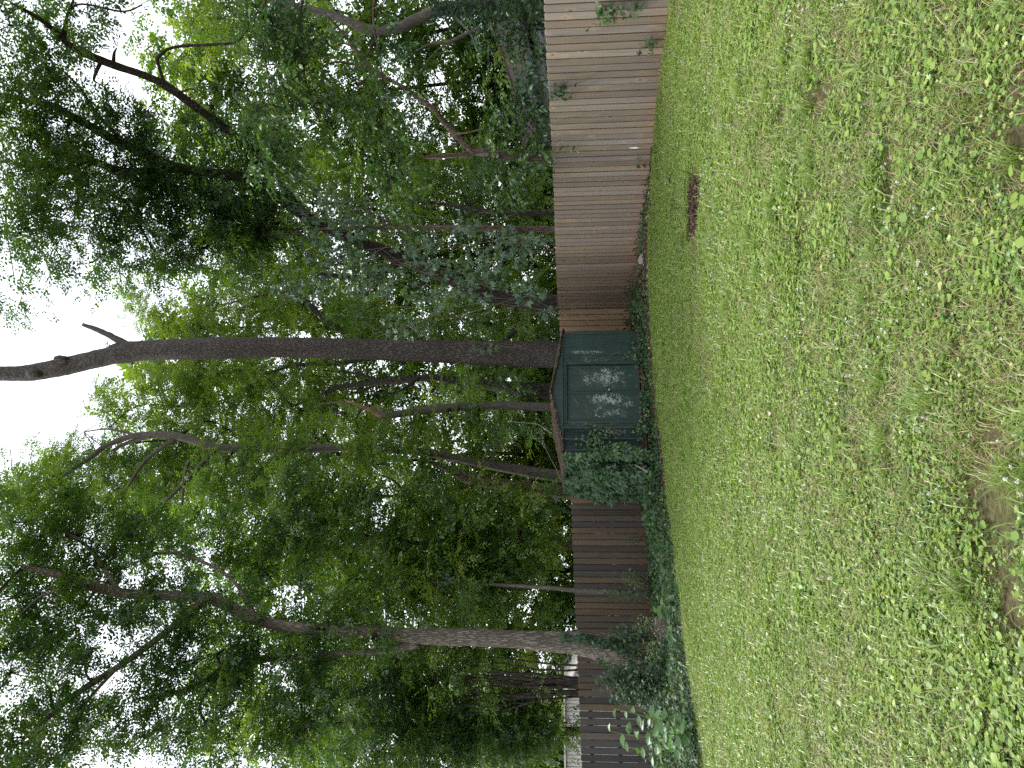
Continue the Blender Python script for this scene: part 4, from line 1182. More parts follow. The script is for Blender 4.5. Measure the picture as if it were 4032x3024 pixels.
def litter():
    # dead leaves and twigs along the edge of the lawn, in front of the shed and by the long fence
    lv = Leaves('diamond')
    n = 9000
    x = rng.uniform(-2.2, 4.2, n)
    yb = bed_y(x)
    yf = np.interp(x, [-2.5, -1.75, 1.07, 1.9, 4.3], [18, 15.4, 16.55, 19.0, 13.9])
    f = rng.beta(1.3, 1.6, n)
    y = yb - .05 + f * np.maximum(.1, yf - yb + .05)
    z = gz(x, y) + .015 + .05 * np.exp(-((f - .25) / .2) ** 2) * rng.uniform(0, 1, n)
    D = unit(rng.normal(size=(n, 3)) * np.array([1, 1, .25])); up = unit(np.array([0, 0, 1.]) + .5 * rng.normal(size=(n, 3)))
    s = rng.uniform(.03, .09, n)
    t = rng.beta(1.6, 2.6, n); t = np.where(rng.uniform(size=n) < .025, 1, t)
    lv.add(np.stack([x, y, z], -1), D, up, s, s * rng.uniform(.15, .6, n), t)
    # scattered on the ivy bed
    P = bed_points(1800, .02); m = len(P)
    z = gz(P[:, 0], P[:, 1]) + mound(P[:, 0], P[:, 1]) * .9 + .03
    lv.add(np.column_stack([P, z]), unit(rng.normal(size=(m, 3)) * [1, 1, .3]), unit(np.array([0, -.4, 1]) + .5 * rng.normal(size=(m, 3))), rng.uniform(.03, .08, m), rng.uniform(.01, .04, m), rng.beta(2, 1.5, m))
    o = obj('dead_leaf_litter', lv.mesh('dead_leaf_litter', M['litter']))
    tag(o, 'brown dead leaves and twigs strewn between lawn edge and shed', 'leaf litter', kind='stuff')
    # ivy creeping through it
    lv = Leaves('ivy'); n = 3600
    x = rng.uniform(-2.0, 3.9, n); yb = bed_y(x); yf = np.interp(x, [-2.5, -1.75, 1.07, 1.9, 4.3], [18, 15.5, 16.62, 19.1, 13.95])
    f = rng.beta(2.6, 1.2, n); y = yb + f * np.maximum(.1, yf - yb)
    z = gz(x, y) + .03 + .16 * f ** 3 * rng.uniform(0, 1, n)
    keep = (np.sin(x * 3.1) * np.sin(x * 1.3 + 2) + rng.normal(size=n) * .5) > -.35
    x, y, z = x[keep], y[keep], z[keep]; n = len(x)
    s = rng.uniform(.035, .075, n)
    lv.add(np.stack([x, y, z], -1), unit(rng.normal(size=(n, 3)) * [1, 1, .4] + np.array([0, -.4, -.1])), unit(np.array([0, -.5, 1]) + .5 * rng.normal(size=(n, 3))), s, s, .45 + .25 * rng.normal(size=n))
    o = obj('trailing_ivy', lv.mesh('trailing_ivy', M['ivy']))
    tag(o, 'sparse ivy trailing along the foot of the shed and long fence', 'ivy', kind='stuff')


litter()


def edge_stones():
    spots = [(2556, 1050, .10, .05), (2555, 1085, .12, .05), (2554, 1120, .14, .05), (2552, 1155, .09, .05), (2548, 1180, .11, .05), (2546, 1205, .12, .045), (2520, 1370, .10, .06), (2532, 1395, .10, .05), (2582, 1738, .16, .05), (2580, 1715, .10, .04), (2533, 915, .10, .05), (2536, 940, .08, .04)]
    names = ['by the corner shrub', 'flat', 'longest', 'small chipped', 'rounded', 'bright', 'near the shed corner', 'leaning', 'below the shed doors', 'half-buried', 'first', 'second']
    for i, (px, py, s, h) in enumerate(spots):
        a = (1512 - py) / FPX; b = (px - 2016) / FPX
        d = Fw + a * Rc - b * Uc
        Y = 15.0
        for _ in range(30):
            p = EYE + d * (Y / d[1]); Y += (p[2] - float(gz(p[0], p[1]))) * 3
        p = EYE + d * (Y / d[1])
        g = np.random.default_rng(i)
        import bmesh
        bm = bmesh.new(); bmesh.ops.create_icosphere(bm, subdivisions=2, radius=1)
        for v in bm.verts:
            k = 1 + g.normal() * .12
            v.co = Vector((v.co.x * s * .6 * k, v.co.y * s * .35 * k, v.co.z * h * .7 * k))
        me = bpy.data.meshes.new('edging_stone'); bm.to_mesh(me); bm.free(); me.materials.append(M['stone'])
        o = obj('edging_stone', me, None, (p[0], p[1], float(gz(p[0], p[1])) + h * .3)); o.rotation_euler[2] = g.uniform(0, 3)
        tag(o, 'small pale broken edging stone on the lawn edge near the shed and long fence', 'stone', 'pale edging stones along the lawn edge')
    p = at(2523, 1019, 16.4)
    pts = [(-.12, 0, -.05), (.10, 0, -.06), (.13, .0, .03), (.02, .0, .10), (-.08, .0, .09)]
    o = MB().prism(pts, (0, .05, .015)).build('flat_stone', M['stone'], None, .008)
    o.location = (p[0], p[1], float(gz(p[0], p[1])) + .05); o.rotation_euler = (-.5, 0, .3)
    tag(o, 'flat pale grey stone propped against the foot of the long fence', 'stone')


edge_stones()


def shed_creeper():
    base = shed_pt(-1.6, .2, -.3); base[2] = float(gz(base[0], base[1]))
    root = tag(empty('creeper', base), 'thick five-fingered creeper swallowing the left corner of the green shed', 'vine')
    lv = Leaves('oval'); tw = Tubes()
    n = 900
    # over the left corner of the front
    x = -1.42 + .50 * rng.beta(1.0, 2.8, n); z = rng.uniform(-.2, 1.62, n) ; 
    keep = (x + 1.42) < .03 + .25 * np.exp(-((z - .50) / .36) ** 2)
    x, z = x[keep], z[keep]
    P = shed_pt(x, -.05 - rng.uniform(0, .16, len(x)), z)
    palmate(lv, P, unit(np.array([math.sin(SROT) * .6, -math.cos(SROT), .5])), .46 + .15 * rng.normal(size=len(x)), .12, .060)
    n = 1500
    y = rng.uniform(-.1, 2.5, n); z = rng.uniform(-.3, 1.62, n)
    b = .08 + .26 * np.sin(np.pi * np.clip((z + .4) / 1.9, 0, 1)) * (1 - .25 * np.clip(y / 2.4, 0, 1))
    P = shed_pt(-1.44 - b * rng.beta(2.2, 1.1, n), y, z)
    hole = (y > .5) & (y < 1.0) & (z > 1.25)
    P = P[~hole]
    palmate(lv, P, unit(np.array([-.45, -1, .5])), .30 + .14 * rng.normal(size=len(P)), .12, .060)
    for k in range(14):
        a = shed_pt(-1.46 - rng.uniform(0, .1), rng.uniform(-.1, 2.2), -.3); m = shed_pt(-1.5 - rng.uniform(0, .2), rng.uniform(-.1, 2.2), .6); b_ = shed_pt(-1.48, rng.uniform(-.1, 2.2), 1.55)
        tw.add(spline(np.array([a, m, b_]), 12), np.full(12, .006), 4)
    tag(obj('leaves', lv.mesh('leaves', M['creeper'], base), root), kind='stuff')
    tag(obj('stems', tw.mesh('stems', M['dead_stem'], base), root), kind='stuff')
    # lighter ivy sprig on the front
    base = shed_pt(-1.0, -.05, .2)
    lv = Leaves('ivy')
    x = rng.normal(-1.05, .16, 130); z = rng.normal(.98, .16, 130)
    P = shed_pt(x, -.06 - rng.uniform(0, .06, 130), z)
    lv.add(P, unit(rng.normal(size=(130, 3)) * [1, .3, 1]), unit(np.array([.38, -.92, .3]) + .35 * rng.normal(size=(130, 3))), .07, .07, .62 + .2 * rng.normal(size=130))
    root2 = tag(empty('ivy_sprig', base), 'light green ivy sprig clinging to the shed front beside the creeper', 'ivy')
    tag(obj('leaves', lv.mesh('leaves', M['ivy'], base), root2), kind='stuff')
    # ivy climbing from the foot at the right of the doors
    for nm, lab, cx, cz, sx, sz, n in (('ivy_sprig', 'dark ivy climbing the foot of the shed right of the doors', .98, .10, .16, .16, 130), ('ivy_sprig', 'ivy tuft at the foot of the left shed door', -.20, .06, .2, .08, 120), ('ivy_sprig', 'ivy tuft on the foot of the panel between door and creeper', -.80, .1, .1, .12, 90)):
        lv = Leaves('ivy')
        x = rng.normal(cx, sx, n); z = -.12 + np.abs(rng.normal(cz, sz, n))
        P = shed_pt(x, -.05 - rng.uniform(0, .10, n), z)
        s = rng.uniform(.04, .075, n)
        lv.add(P, unit(rng.normal(size=(n, 3)) * [1, .3, 1] + np.array([0, 0, .2])), unit(np.array([.38, -.92, .4]) + .4 * rng.normal(size=(n, 3))), s, s, .5 + .22 * rng.normal(size=n))
        b0 = shed_pt(cx, -.05, -.1)
        r3 = tag(empty(nm, b0), lab, 'ivy')
        tag(obj('leaves', lv.mesh('leaves', M['ivy'], b0), r3), kind='stuff')


shed_creeper()


def dead_vines():
    g = np.random.default_rng(21)
    rows = [('on the right shed door', .66, 1.5, .22, .95), ('on the left shed door', -.05, 1.45, -.50, 1.05), ('on the panel left of the doors', -.66, 1.5, -.80, .3), ('on the panel right of the doors', .86, 1.0, .98, .25)]
    for lab, x0, z0, x1, z1 in rows:
        b = shed_pt((x0 + x1) / 2, -.02, z1)
        root = tag(empty('dead_vine', b), 'thin pale dead vine stems stuck %s' % lab, 'vine')
        for k in range(5):
            a = np.array([x0 + g.normal() * .07, z0 - abs(g.normal()) * .12]); c = np.array([x1 + g.normal() * .12, z1 + g.normal() * .15])
            m = (a + c) / 2 + g.normal(size=2) * .05
            s = spline(np.array([a, m, c]), 14) + g.normal(size=(14, 2)) * .008
            T = Tubes(); T.add(shed_pt(s[:, 0], np.full(14, .012 if 'door' in lab and 'panel' not in lab else -.022), s[:, 1]), np.full(14, .0022), 4)
            obj('stem', T.mesh('stem', M['dead_stem'], b), root)
    # dry stems lying on the roof and sticking up
    for lab, pts in (('thin bare vine trailing down over the shed roof', [(2010, 1660, 17.4), (2070, 1665, 17), (2120, 1672, 16.6), (2160, 1700, 16.4), (2175, 1705, 16.3)]),
                     ('long bare whip drooping past the rear of the shed roof', [(2130, 1683, 18.4), (2140, 1740, 18.4), (2165, 1800, 18.3), (2190, 1845, 18.2), (2208, 1890, 17.9)])):
        P = np.array([at(*p) for p in pts]); b = P[-1]
        T = Tubes(); T.add(spline(P, 24), np.linspace(.006, .009, 24), 5)
        tag(obj('bare_whip', T.mesh('bare_whip', M['dead_stem'], b), None, b), lab, 'vine')


dead_vines()


def trunk_ivy():
    # ivy climbing the forked tree
    base = at(2600, 2600, 16.2); base[2] = float(gz(base[0], base[1]))
    root = tag(empty('climbing_ivy', base), 'ivy climbing both stems of the forked tree from the bed', 'ivy')
    lv = Leaves('ivy')
    axis = np.array([(2620, 2680, 120), (2480, 2605, 92), (2380, 2570, 84), (2275, 2542, 76), (2200, 2535, 70)])
    sp = spline(axis, 60)
    for (f0, f1, side, n) in ((0, .55, -1, 330), (.0, .75, 1, 330), (0, .3, 0, 120), (.3, 1.0, .9, 160)):
        k = rng.uniform(f0, f1, n); i = (k * 59).astype(int)
        py = sp[i, 1] - side * sp[i, 2] * .42 + rng.normal(size=n) * sp[i, 2] * .12
        P = np.array([at(sp[a, 0] + rng.normal() * 6, b, 16.12 + abs(side) * .12 + rng.normal() * .03) for a, b in zip(i, py)])
        s = rng.uniform(.05, .085, n)
        lv.add(P, unit(rng.normal(size=(n, 3)) * [1, .4, 1] + np.array([0, 0, -.3])), unit(np.array([-side * .3, -1, .4]) + .4 * rng.normal(size=(n, 3))), s, s, .36 + .2 * rng.normal(size=n))
    n = 150
    P = np.array([at(2400 + rng.uniform(0, 190), 2500 + rng.normal() * 22, 16.35 - .1 * rng.random()) for _ in range(n)])
    lv.add(P, unit(rng.normal(size=(n, 3)) * [1, .4, 1]), unit(np.array([0, -1, .4]) + .4 * rng.normal(size=(n, 3))), .075, .075, .45 + .25 * rng.normal(size=n))
    tag(obj('leaves', lv.mesh('leaves', M['ivy'], base), root), kind='stuff')
    # on the sapling
    base = at(2545, 2342, 17.1)
    root = tag(empty('climbing_ivy', base), 'small pale ivy leaves on the thin grey sapling', 'ivy')
    lv = Leaves('ivy'); n = 90
    px = rng.uniform(2370, 2560, n)
    P = np.array([at(p, 2333 + (p - 2390) * .07 + rng.normal() * 12, 17.1) for p in px])
    lv.add(P, unit(rng.normal(size=(n, 3)) * [1, .4, 1]), unit(np.array([0, -1, .5]) + .4 * rng.normal(size=(n, 3))), .06, .06, .6 + .25 * rng.normal(size=n))
    tag(obj('leaves', lv.mesh('leaves', M['ivy'], base), root), kind='stuff')
    # ivy on the arching trunk
    base = at(2130, 10, 15.8); base[2] = float(gz(base[0], base[1]))
    root = tag(empty('climbing_ivy', base), 'dense dark ivy sleeve on the arching grey trunk', 'ivy')
    lv = Leaves('ivy'); n = 900
    px = rng.uniform(1700, 2130, n)
    P = np.array([at(p, 30 + rng.normal() * 34 + (1800 - p) * .1 * (p < 1800), 15.75 - .08 * rng.random()) for p in px])
    lv.add(P, unit(rng.normal(size=(n, 3)) * [1, .4, 1]), unit(np.array([-.4, -1, .4]) + .5 * rng.normal(size=(n, 3))), .07, .07, .15 + .16 * rng.normal(size=n))
    tag(obj('leaves', lv.mesh('leaves', M['ivy'], base), root), kind='stuff')


trunk_ivy()


def fence_ivy():
    d_ = dR
    nr = np.array([-.913, -.408])
    for lab, px, py, Y, rx, ry, n, tint in (('bright ivy cluster hanging on the near end of the long fence', 2375, 25, 11.35, 36, 30, 46, .72), ('ivy wisp beside the bright cluster near the long fence end', 2460, 25, 11.3, 60, 26, 30, .7), ('small ivy wisp low on the long fence', 2560, 150, 11.9, 30, 22, 16, .5),
                                            ('green tendril drooping over the top of the long fence', 2195, 310, 12.75, 40, 18, 60, .45), ('lone ivy leaf pair low on the long fence', 2520, 645, 14.3, 22, 16, 6, .6), ('dark ivy clump on the foot of the long fence near the corner', 2490, 1145, 17.6, 40, 34, 110, .3), ('bushy ivy at the corner of long fence and shed', 2485, 1260, 18.2, 32, 50, 220, .28)):
        c = at(px, py, Y)
        # keep to the lawn side of the boards
        s = np.dot(c[:2] - RF0, nr)
        c[:2] += nr * (max(0, .05 - s) if abs(py - 1260) > 60 else 0)
        root = tag(empty('wall_ivy', c), lab, 'ivy')
        k = Y / FPX
        al = rng.normal(size=n) * ry * k * 1.1; zz = rng.normal(size=n) * rx * k * .6
        P = c + np.column_stack([d_[0] * al * -1, d_[1] * al * -1, zz]) + np.append(nr, 0) * rng.uniform(.0, .10, n)[:, None]
        lv = Leaves('ivy'); sz = rng.uniform(.05, .10, n) * (1 if n < 60 else .8)
        lv.add(P, unit(rng.normal(size=(n, 3)) * [1, 1, .6] + np.array([0, 0, -.5])), unit(np.append(nr, .5) + .4 * rng.normal(size=(n, 3))), sz, sz, tint + .15 * rng.normal(size=n))
        tag(obj('leaves', lv.mesh('leaves', M['ivy'], c), root), kind='stuff')


fence_ivy()


def shrubs():
    # scrambling shrub left of the forked tree
    def leafy(name, label, cat, rows, n_, ll, lw, tint, mat='ivy', shape='oval', stems_=10, base=None, up=(0, -.45, 1)):
        b = np.array(base, float)
        root = tag(empty(name, b), label, cat)
        lv = Leaves(shape); tw = Tubes()
        for (px, py, rx, ry, Y, rd, fr) in rows:
            c, rad = blob_frame(px, py, rx, ry, Y, rd)
            n = int(n_ * fr)
            P = c + in_ball(n) * rad
            D = unit(rng.normal(size=(n, 3)) * [1, 1, .5] + np.array([0, -.3, -.2]))
            s = ll * rng.uniform(.6, 1.2, n)
            lv.add(P, D, unit(np.array(up) + .45 * rng.normal(size=(n, 3))), s, s * lw / ll, tint + .16 * rng.normal(size=n))
            for k in range(stems_):
                e = c + in_ball(1)[0] * rad
                tw.add(spline(np.array([b + rng.normal(size=3) * [.08, .08, 0], (b + e) / 2 + rng.normal(size=3) * .08, e]), 8), np.linspace(.006, .003, 8), 4)
        tag(obj('leaves', lv.mesh('leaves', M[mat], b), root), kind='stuff')
        tag(obj('stems', tw.mesh('stems', M['dead_stem'] if mat == 'litter' else M['twig'], b), root), kind='stuff')
        return root
    def gb(px, py, Y):
        p = at(px, py, Y); p[2] = float(gz(p[0], p[1])); return p
    leafy('scrambling_shrub', 'dark green scrambling shrub mounded between forked tree and big-leaved weed', 'shrub',
          [(2490, 2690, 70, 60, 14.9, .4, .35), (2560, 2720, 70, 90, 14.6, .5, .4), (2430, 2660, 50, 40, 15, .3, .12), (2380, 2680, 40, 30, 15.1, .2, .06), (2450, 2750, 60, 30, 14.9, .3, .08)], 1500, .085, .05, .36, base=gb(2640, 2700, 14.7))
    leafy('young_shoot', 'small light-leaved shoot at the foot of the thin sapling', 'shrub', [(2480, 2275, 40, 36, 16.8, .2, .6), (2520, 2300, 40, 36, 16.7, .2, .4)], 420, .04, .022, .78, base=gb(2560, 2300, 16.7), stems_=14)
    leafy('young_shoot', 'feathery green weed against the middle of the dark fence', 'shrub', [(2490, 2120, 36, 30, 17.4, .15, 1)], 150, .05, .012, .55, base=gb(2560, 2120, 17.4), stems_=8)
    leafy('broadleaf_weed', 'single bright broad-leaved weed in ivy below the shed creeper', 'weed', [(2560, 1888, 22, 22, 14.7, .12, 1)], 9, .19, .10, .85, base=gb(2600, 1890, 14.7), stems_=5, up=(0, -.7, 1))
    leafy('broadleaf_weed', 'pale upright broad leaf in the ivy right of the forked tree', 'weed', [(2600, 2410, 30, 24, 14.0, .12, 1)], 8, .18, .075, .9, base=gb(2640, 2410, 14.0), stems_=5, up=(.5, -.8, .6))
    leafy('young_shoot', 'yellow-green leafy sprigs between ivy and forked tree foot', 'shrub', [(2530, 2455, 40, 30, 15.5, .2, .5), (2560, 2560, 50, 40, 15.3, .2, .5)], 160, .06, .035, .92, base=gb(2620, 2520, 15.4))
    leafy('dry_brush', 'tangle of dry bare brush in the ivy right of the forked tree', 'brush', [(2590, 2470, 40, 50, 14.4, .3, 1)], 60, .04, .02, .6, mat='litter', base=gb(2640, 2470, 14.4), stems_=45)


shrubs()


def pokeweed():
    b = at(2650, 2890, 11.9); b[2] = float(gz(b[0], b[1]))
    root = tag(empty('pokeweed', b), 'tall weed with big bright green oval leaves at the left end of the bed', 'weed')
    tips = [(2420, 2790, 11.9), (2470, 2870, 11.8), (2400, 2880, 11.7), (2470, 2960, 11.6), (2560, 2830, 11.5), (2600, 2940, 11.4), (2640, 2890, 11.2), (2540, 2990, 11.5)]
    g = np.random.default_rng(4)
    leaf_tpl = [(0, 0, 0), (.15, -.26, .03), (.15, .26, .03), (.4, -.48, .05), (.4, .48, .05), (.7, -.34, .02), (.7, .34, .02), (1, 0, -.14), (.15, 0, 0), (.4, 0, -.01), (.7, 0, -.05)]
    TPL['poke'] = (leaf_tpl, [(0, 1, 8), (0, 8, 2), (1, 3, 9), (1, 9, 8), (2, 8, 9), (2, 9, 4), (3, 5, 10), (3, 10, 9), (4, 9, 10), (4, 10, 6), (5, 7, 10), (6, 10, 7)])
    for k, (px, py, Y) in enumerate(tips):
        e = at(px, py, Y)
        s = spline(np.array([b + g.normal(size=3) * [.05, .05, 0], (b + e) / 2 + np.array([g.normal() * .05, 0, .02]), e]), 14)
        T = Tubes(); T.add(s, np.linspace(.010, .004, 14), 6)
        st = obj('stem', T.mesh('stem', M['stalk'], b), root)
        n = 8
        for j in range(n):
            p = s[4 + int(j * 9 / (n - 1))]
            an = j * 2.4 + k
            lf = Leaves('poke')
            d = np.array([math.cos(an), math.sin(an) * .5 - .35, .12 - .35 * (1 - j / n)])
            s_ = .25 * (1 - .30 * j / n) * g.uniform(.75, 1.1)
            lf.add(p[None], unit(d), unit(np.array([0, -.95, .8]) + .3 * g.normal(size=3)), s_, s_ * .5, .55 + .16 * g.normal())
            obj('leaf', lf.mesh('leaf', M['poke_leaf'], b), root)


M['stalk'] = plain('green_stalk', (.16, .20, .07), .7, .2, 10)
M['poke_leaf'] = leaf_mat('poke_leaf', [(0, (.045, .11, .03)), (.5, (.085, .185, .042)), (1, (.15, .27, .06))], transl=.4, gloss=.07)
pokeweed()

# ------------------------------------------------------------------ the dug rut in the lawn
def gp(px, py):
    a = (1512 - py) / FPX; b = (px - 2016) / FPX
    d = Fw + a * Rc - b * Uc
    Y = 8.0
    for _ in range(60):
        p = EYE + d * (Y / d[1]); Y += (p[2] - float(gz(p[0], p[1]))) * 2.5
    p = EYE + d * (Y / d[1]); p[2] = float(gz(p[0], p[1]))
    return p


RUT = [gp(2742, 690), gp(2742, 760), gp(2738, 840), gp(2735, 915)]


def rut():
    ctr = spline(np.array(RUT), 40)
    V = []; F = []
    g = np.random.default_rng(3)
    m = 12
    for i, c in enumerate(ctr):
        w = .30 * math.sin(math.pi * min(1, (i + 1) / 41)) ** .5 + .02
        for j in range(m):
            f = j / (m - 1) * 2 - 1
            dy = f * w * 2.0 * (1 + g.normal() * .16) + .12 * math.sin(i * .35)
            h = .034 - .03 * (1 - f * f) + g.normal() * .012 - .05 * (abs(f) > .99)
            V.append((c[0] + g.normal() * .01, c[1] + dy, gz(c[0], c[1] + dy) + h))
    for i in range(39):
        for j in range(m - 1):
            a = i * m + j; F.append((a, a + m, a + m + 1, a + 1))
    o = obj('dirt_patch', mesh_np('dirt_patch', V, F, M['dug'], smooth=True))
    tag(o, kind='structure', label='bare dark brown dug rut in the lawn near the long fence')
    # clods
    k = 0
    for i in range(26):
        c = ctr[g.integers(2, 38)]
        import bmesh
        bm = bmesh.new(); bmesh.ops.create_icosphere(bm, subdivisions=1, radius=1)
        s = g.uniform(.012, .035)
        for v in bm.verts: v.co = v.co * s * (1 + g.normal() * .2)
        me = bpy.data.meshes.new('clod'); bm.to_mesh(me); bm.free(); me.materials.append(M['dug'])
        y = c[1] + g.normal() * .14
        oc = obj('clod', me, o, (c[0] + g.normal() * .03, y, float(gz(c[0], y)) + .035))


rut()


# ------------------------------------------------------------------ lawn
def proto(name, parts):
    """parts: list of (Leaves, material) -> one mesh with several materials"""
    Vs, Fs, Ts, Ms, n = [], [], [], [], 0
    mats = []
    for lv, mt in parts:
        me = lv.mesh('x', None)
        V = np.empty(len(me.vertices) * 3, np.float32); me.vertices.foreach_get('co', V)
        F = np.empty(len(me.polygons) * 3, np.int32); me.loops.foreach_get('vertex_index', F)
        t = np.empty(len(me.vertices), np.float32); me.attributes['tint'].data.foreach_get('value', t)
        Vs.append(V.reshape(-1, 3)); Fs.append(F.reshape(-1, 3) + n); Ts.append(t); Ms.append(np.full(len(F) // 3, len(mats), np.int32)); n += len(t)
        mats.append(mt); bpy.data.meshes.remove(me)
    me = mesh_np(name, np.vstack(Vs), np.vstack(Fs), None, {'tint': np.concatenate(Ts)})
    for mt in mats: me.materials.append(mt)
    me.polygons.foreach_set('material_index', np.concatenate(Ms))
    return bpy.data.objects.new(name, me)             # only used as an instance source, not linked to the scene


def disc(n, r):
    a = rng.uniform(0, 2 * np.pi, n); q = r * np.sqrt(rng.uniform(size=n))
    return np.stack([q * np.cos(a), q * np.sin(a), np.zeros(n)], -1)


def horiz(n):
    a = rng.uniform(0, 2 * np.pi, n); return np.stack([np.cos(a), np.sin(a), np.zeros(n)], -1)


Z = np.array([0, 0, 1.0])


def g_grass(n, r, h, tint, w=.0035):
    b = Leaves('blade'); l_ = h * rng.uniform(.5, 1.25, n)
    b.add(disc(n, r), horiz(n), unit(Z + .15 * rng.normal(size=(n, 3))), l_, w * rng.uniform(.7, 1.5, n), tint + .13 * rng.normal(size=n)); return b


def g_straw(n, r):
    b = Leaves('blade'); P = disc(n, r); P[:, 2] = rng.uniform(.003, .02, n)
    b.add(P, horiz(n), unit(np.array([0, 0, .25]) + .6 * rng.normal(size=(n, 3))), rng.uniform(.03, .08, n), .003, rng.uniform(0, 1, n)); return b


def g_clover(n, r, size, tint, h=(.02, .05)):
    c = Leaves('round'); P = disc(n, r); P[:, 2] = rng.uniform(h[0], h[1], n)
    Nn = unit(Z + .35 * rng.normal(size=(n, 3))); a0 = rng.uniform(0, 6.28, n)
    t = tint + .20 * rng.normal(size=n); s = size * rng.uniform(.7, 1.25, n)
    for k in range(3):
        a = a0 + k * 2.094
        D = np.stack([np.cos(a), np.sin(a), .12 * np.ones(n)], -1)
        c.add(P, D, Nn, s, s * .85, t + .03 * rng.normal(size=n))
    return c


def g_round(n, r, size, tint):
    c = Leaves('round'); P = disc(n, r); P[:, 2] = rng.uniform(.02, .06, n)
    s = size * rng.uniform(.5, 1.2, n)
    c.add(P, horiz(n), unit(Z + .3 * rng.normal(size=(n, 3))), s, s, tint + .1 * rng.normal(size=n)); return c


def g_crab(n, r, ln, tint, w=.010):
    b = Leaves('crab'); l_ = ln * rng.uniform(.5, 1.2, n); D = horiz(n)
    b.add(disc(n, r), D, unit(Z + .25 * rng.normal(size=(n, 3))), l_, w * rng.uniform(.7, 1.3, n), tint + .1 * rng.normal(size=n)); return b


def g_flower(n, r):
    f = Leaves('oval'); st = Leaves('blade')
    P = disc(n, r); P[:, 2] = rng.uniform(.055, .09, n)
    for k in range(12):
        a = rng.uniform(0, 6.28, n); el = rng.uniform(-.3, 1.3, n)
        D = np.stack([np.cos(a) * np.cos(el), np.sin(a) * np.cos(el), np.sin(el)], -1)
        f.add(P, D, unit(rng.normal(size=(n, 3))), .011, .006, rng.uniform(.3, 1, n))
    st.add(P * [1, 1, 0], horiz(n), Z, .06, .002, np.full(n, .3)); return f, st


G, CL, ST = M['grass'], M['clover'], M['straw']


def scatter(name, protos, P, rot, scl, idx, label, cat):
    me = bpy.data.meshes.new(name)
    n = len(P)
    me.vertices.add(n); me.vertices.foreach_set('co', np.asarray(P, np.float32).ravel())
    for an, typ, v, key in (('rot', 'FLOAT_VECTOR', np.stack([np.zeros(n), np.zeros(n), rot], -1), 'vector'), ('scl', 'FLOAT', scl, 'value'), ('pick', 'INT', idx, 'value')):
        a = me.attributes.new(an, typ, 'POINT')
        a.data.foreach_set(key, np.asarray(v, np.int32 if typ == 'INT' else np.float32).ravel())
    o = obj(name, me)
    ng = bpy.data.node_groups.new(name, 'GeometryNodeTree')
    ng.interface.new_socket('Geometry', in_out='INPUT', socket_type='NodeSocketGeometry')
    ng.interface.new_socket('Geometry', in_out='OUTPUT', socket_type='NodeSocketGeometry')
    gi = ng.nodes.new('NodeGroupInput'); go = ng.nodes.new('NodeGroupOutput')
    iop = ng.nodes.new('GeometryNodeInstanceOnPoints'); iop.inputs['Pick Instance'].default_value = True
    jn = ng.nodes.new('GeometryNodeJoinGeometry')
    for p in protos:
        oi = ng.nodes.new('GeometryNodeObjectInfo'); oi.inputs['Object'].default_value = p; oi.inputs['As Instance'].default_value = False
        g2 = ng.nodes.new('GeometryNodeGeometryToInstance')
        ng.links.new(oi.outputs['Geometry'], g2.inputs[0]); ng.links.new(g2.outputs[0], jn.inputs[0])

    def named(nm, typ):
        a = ng.nodes.new('GeometryNodeInputNamedAttribute'); a.data_type = typ; a.inputs['Name'].default_value = nm; return a.outputs['Attribute']
    ng.links.new(gi.outputs[0], iop.inputs['Points']); ng.links.new(jn.outputs[0], iop.inputs['Instance'])
    ng.links.new(named('pick', 'INT'), iop.inputs['Instance Index']); ng.links.new(named('rot', 'FLOAT_VECTOR'), iop.inputs['Rotation']); ng.links.new(named('scl', 'FLOAT'), iop.inputs['Scale'])
    ng.links.new(iop.outputs[0], go.inputs[0])
    md = o.modifiers.new('scatter', 'NODES'); md.node_group = ng
    tag(o, label, cat, kind='stuff')
    return o


def vnoise(x, y, s, seed):
    """smooth value noise 0..1"""
    g = np.random.default_rng(seed); T = g.uniform(size=(64, 64))
    u = x / s + 100; v = y / s + 100
    i = np.floor(u).astype(int); j = np.floor(v).astype(int); fu = u - i; fv = v - j
    fu = fu * fu * (3 - 2 * fu); fv = fv * fv * (3 - 2 * fv)
    a = T[i % 64, j % 64]; b = T[(i + 1) % 64, j % 64]; c = T[i % 64, (j + 1) % 64]; d = T[(i + 1) % 64, (j + 1) % 64]
    return (a * (1 - fu) + b * fu) * (1 - fv) + (c * (1 - fu) + d * fu) * fv


def lawn_pts(n, y0=1.2, y1=16, margin=1.6):
    out = []; m = 0
    while m < n:
        y = rng.uniform(y0, y1, n); x = rng.uniform(-10, 9, n)
        ok = (np.abs(x) < y * .52 + margin) & (y < bed_y(x) + .02)
        s = (x - RF0[0]) * -.913 + (y - RF0[1]) * -.408      # lawn side of the long fence
        ok &= s > .06
        # the rut stays bare
        r = np.min([np.hypot((x - c[0]), (y - c[1]) * .30) for c in spline(np.array(RUT), 12)], axis=0)
        ok &= r > .155
        out.append(np.stack([x[ok], y[ok]], -1)); m += int(ok.sum())
    return np.vstack(out)[:n]


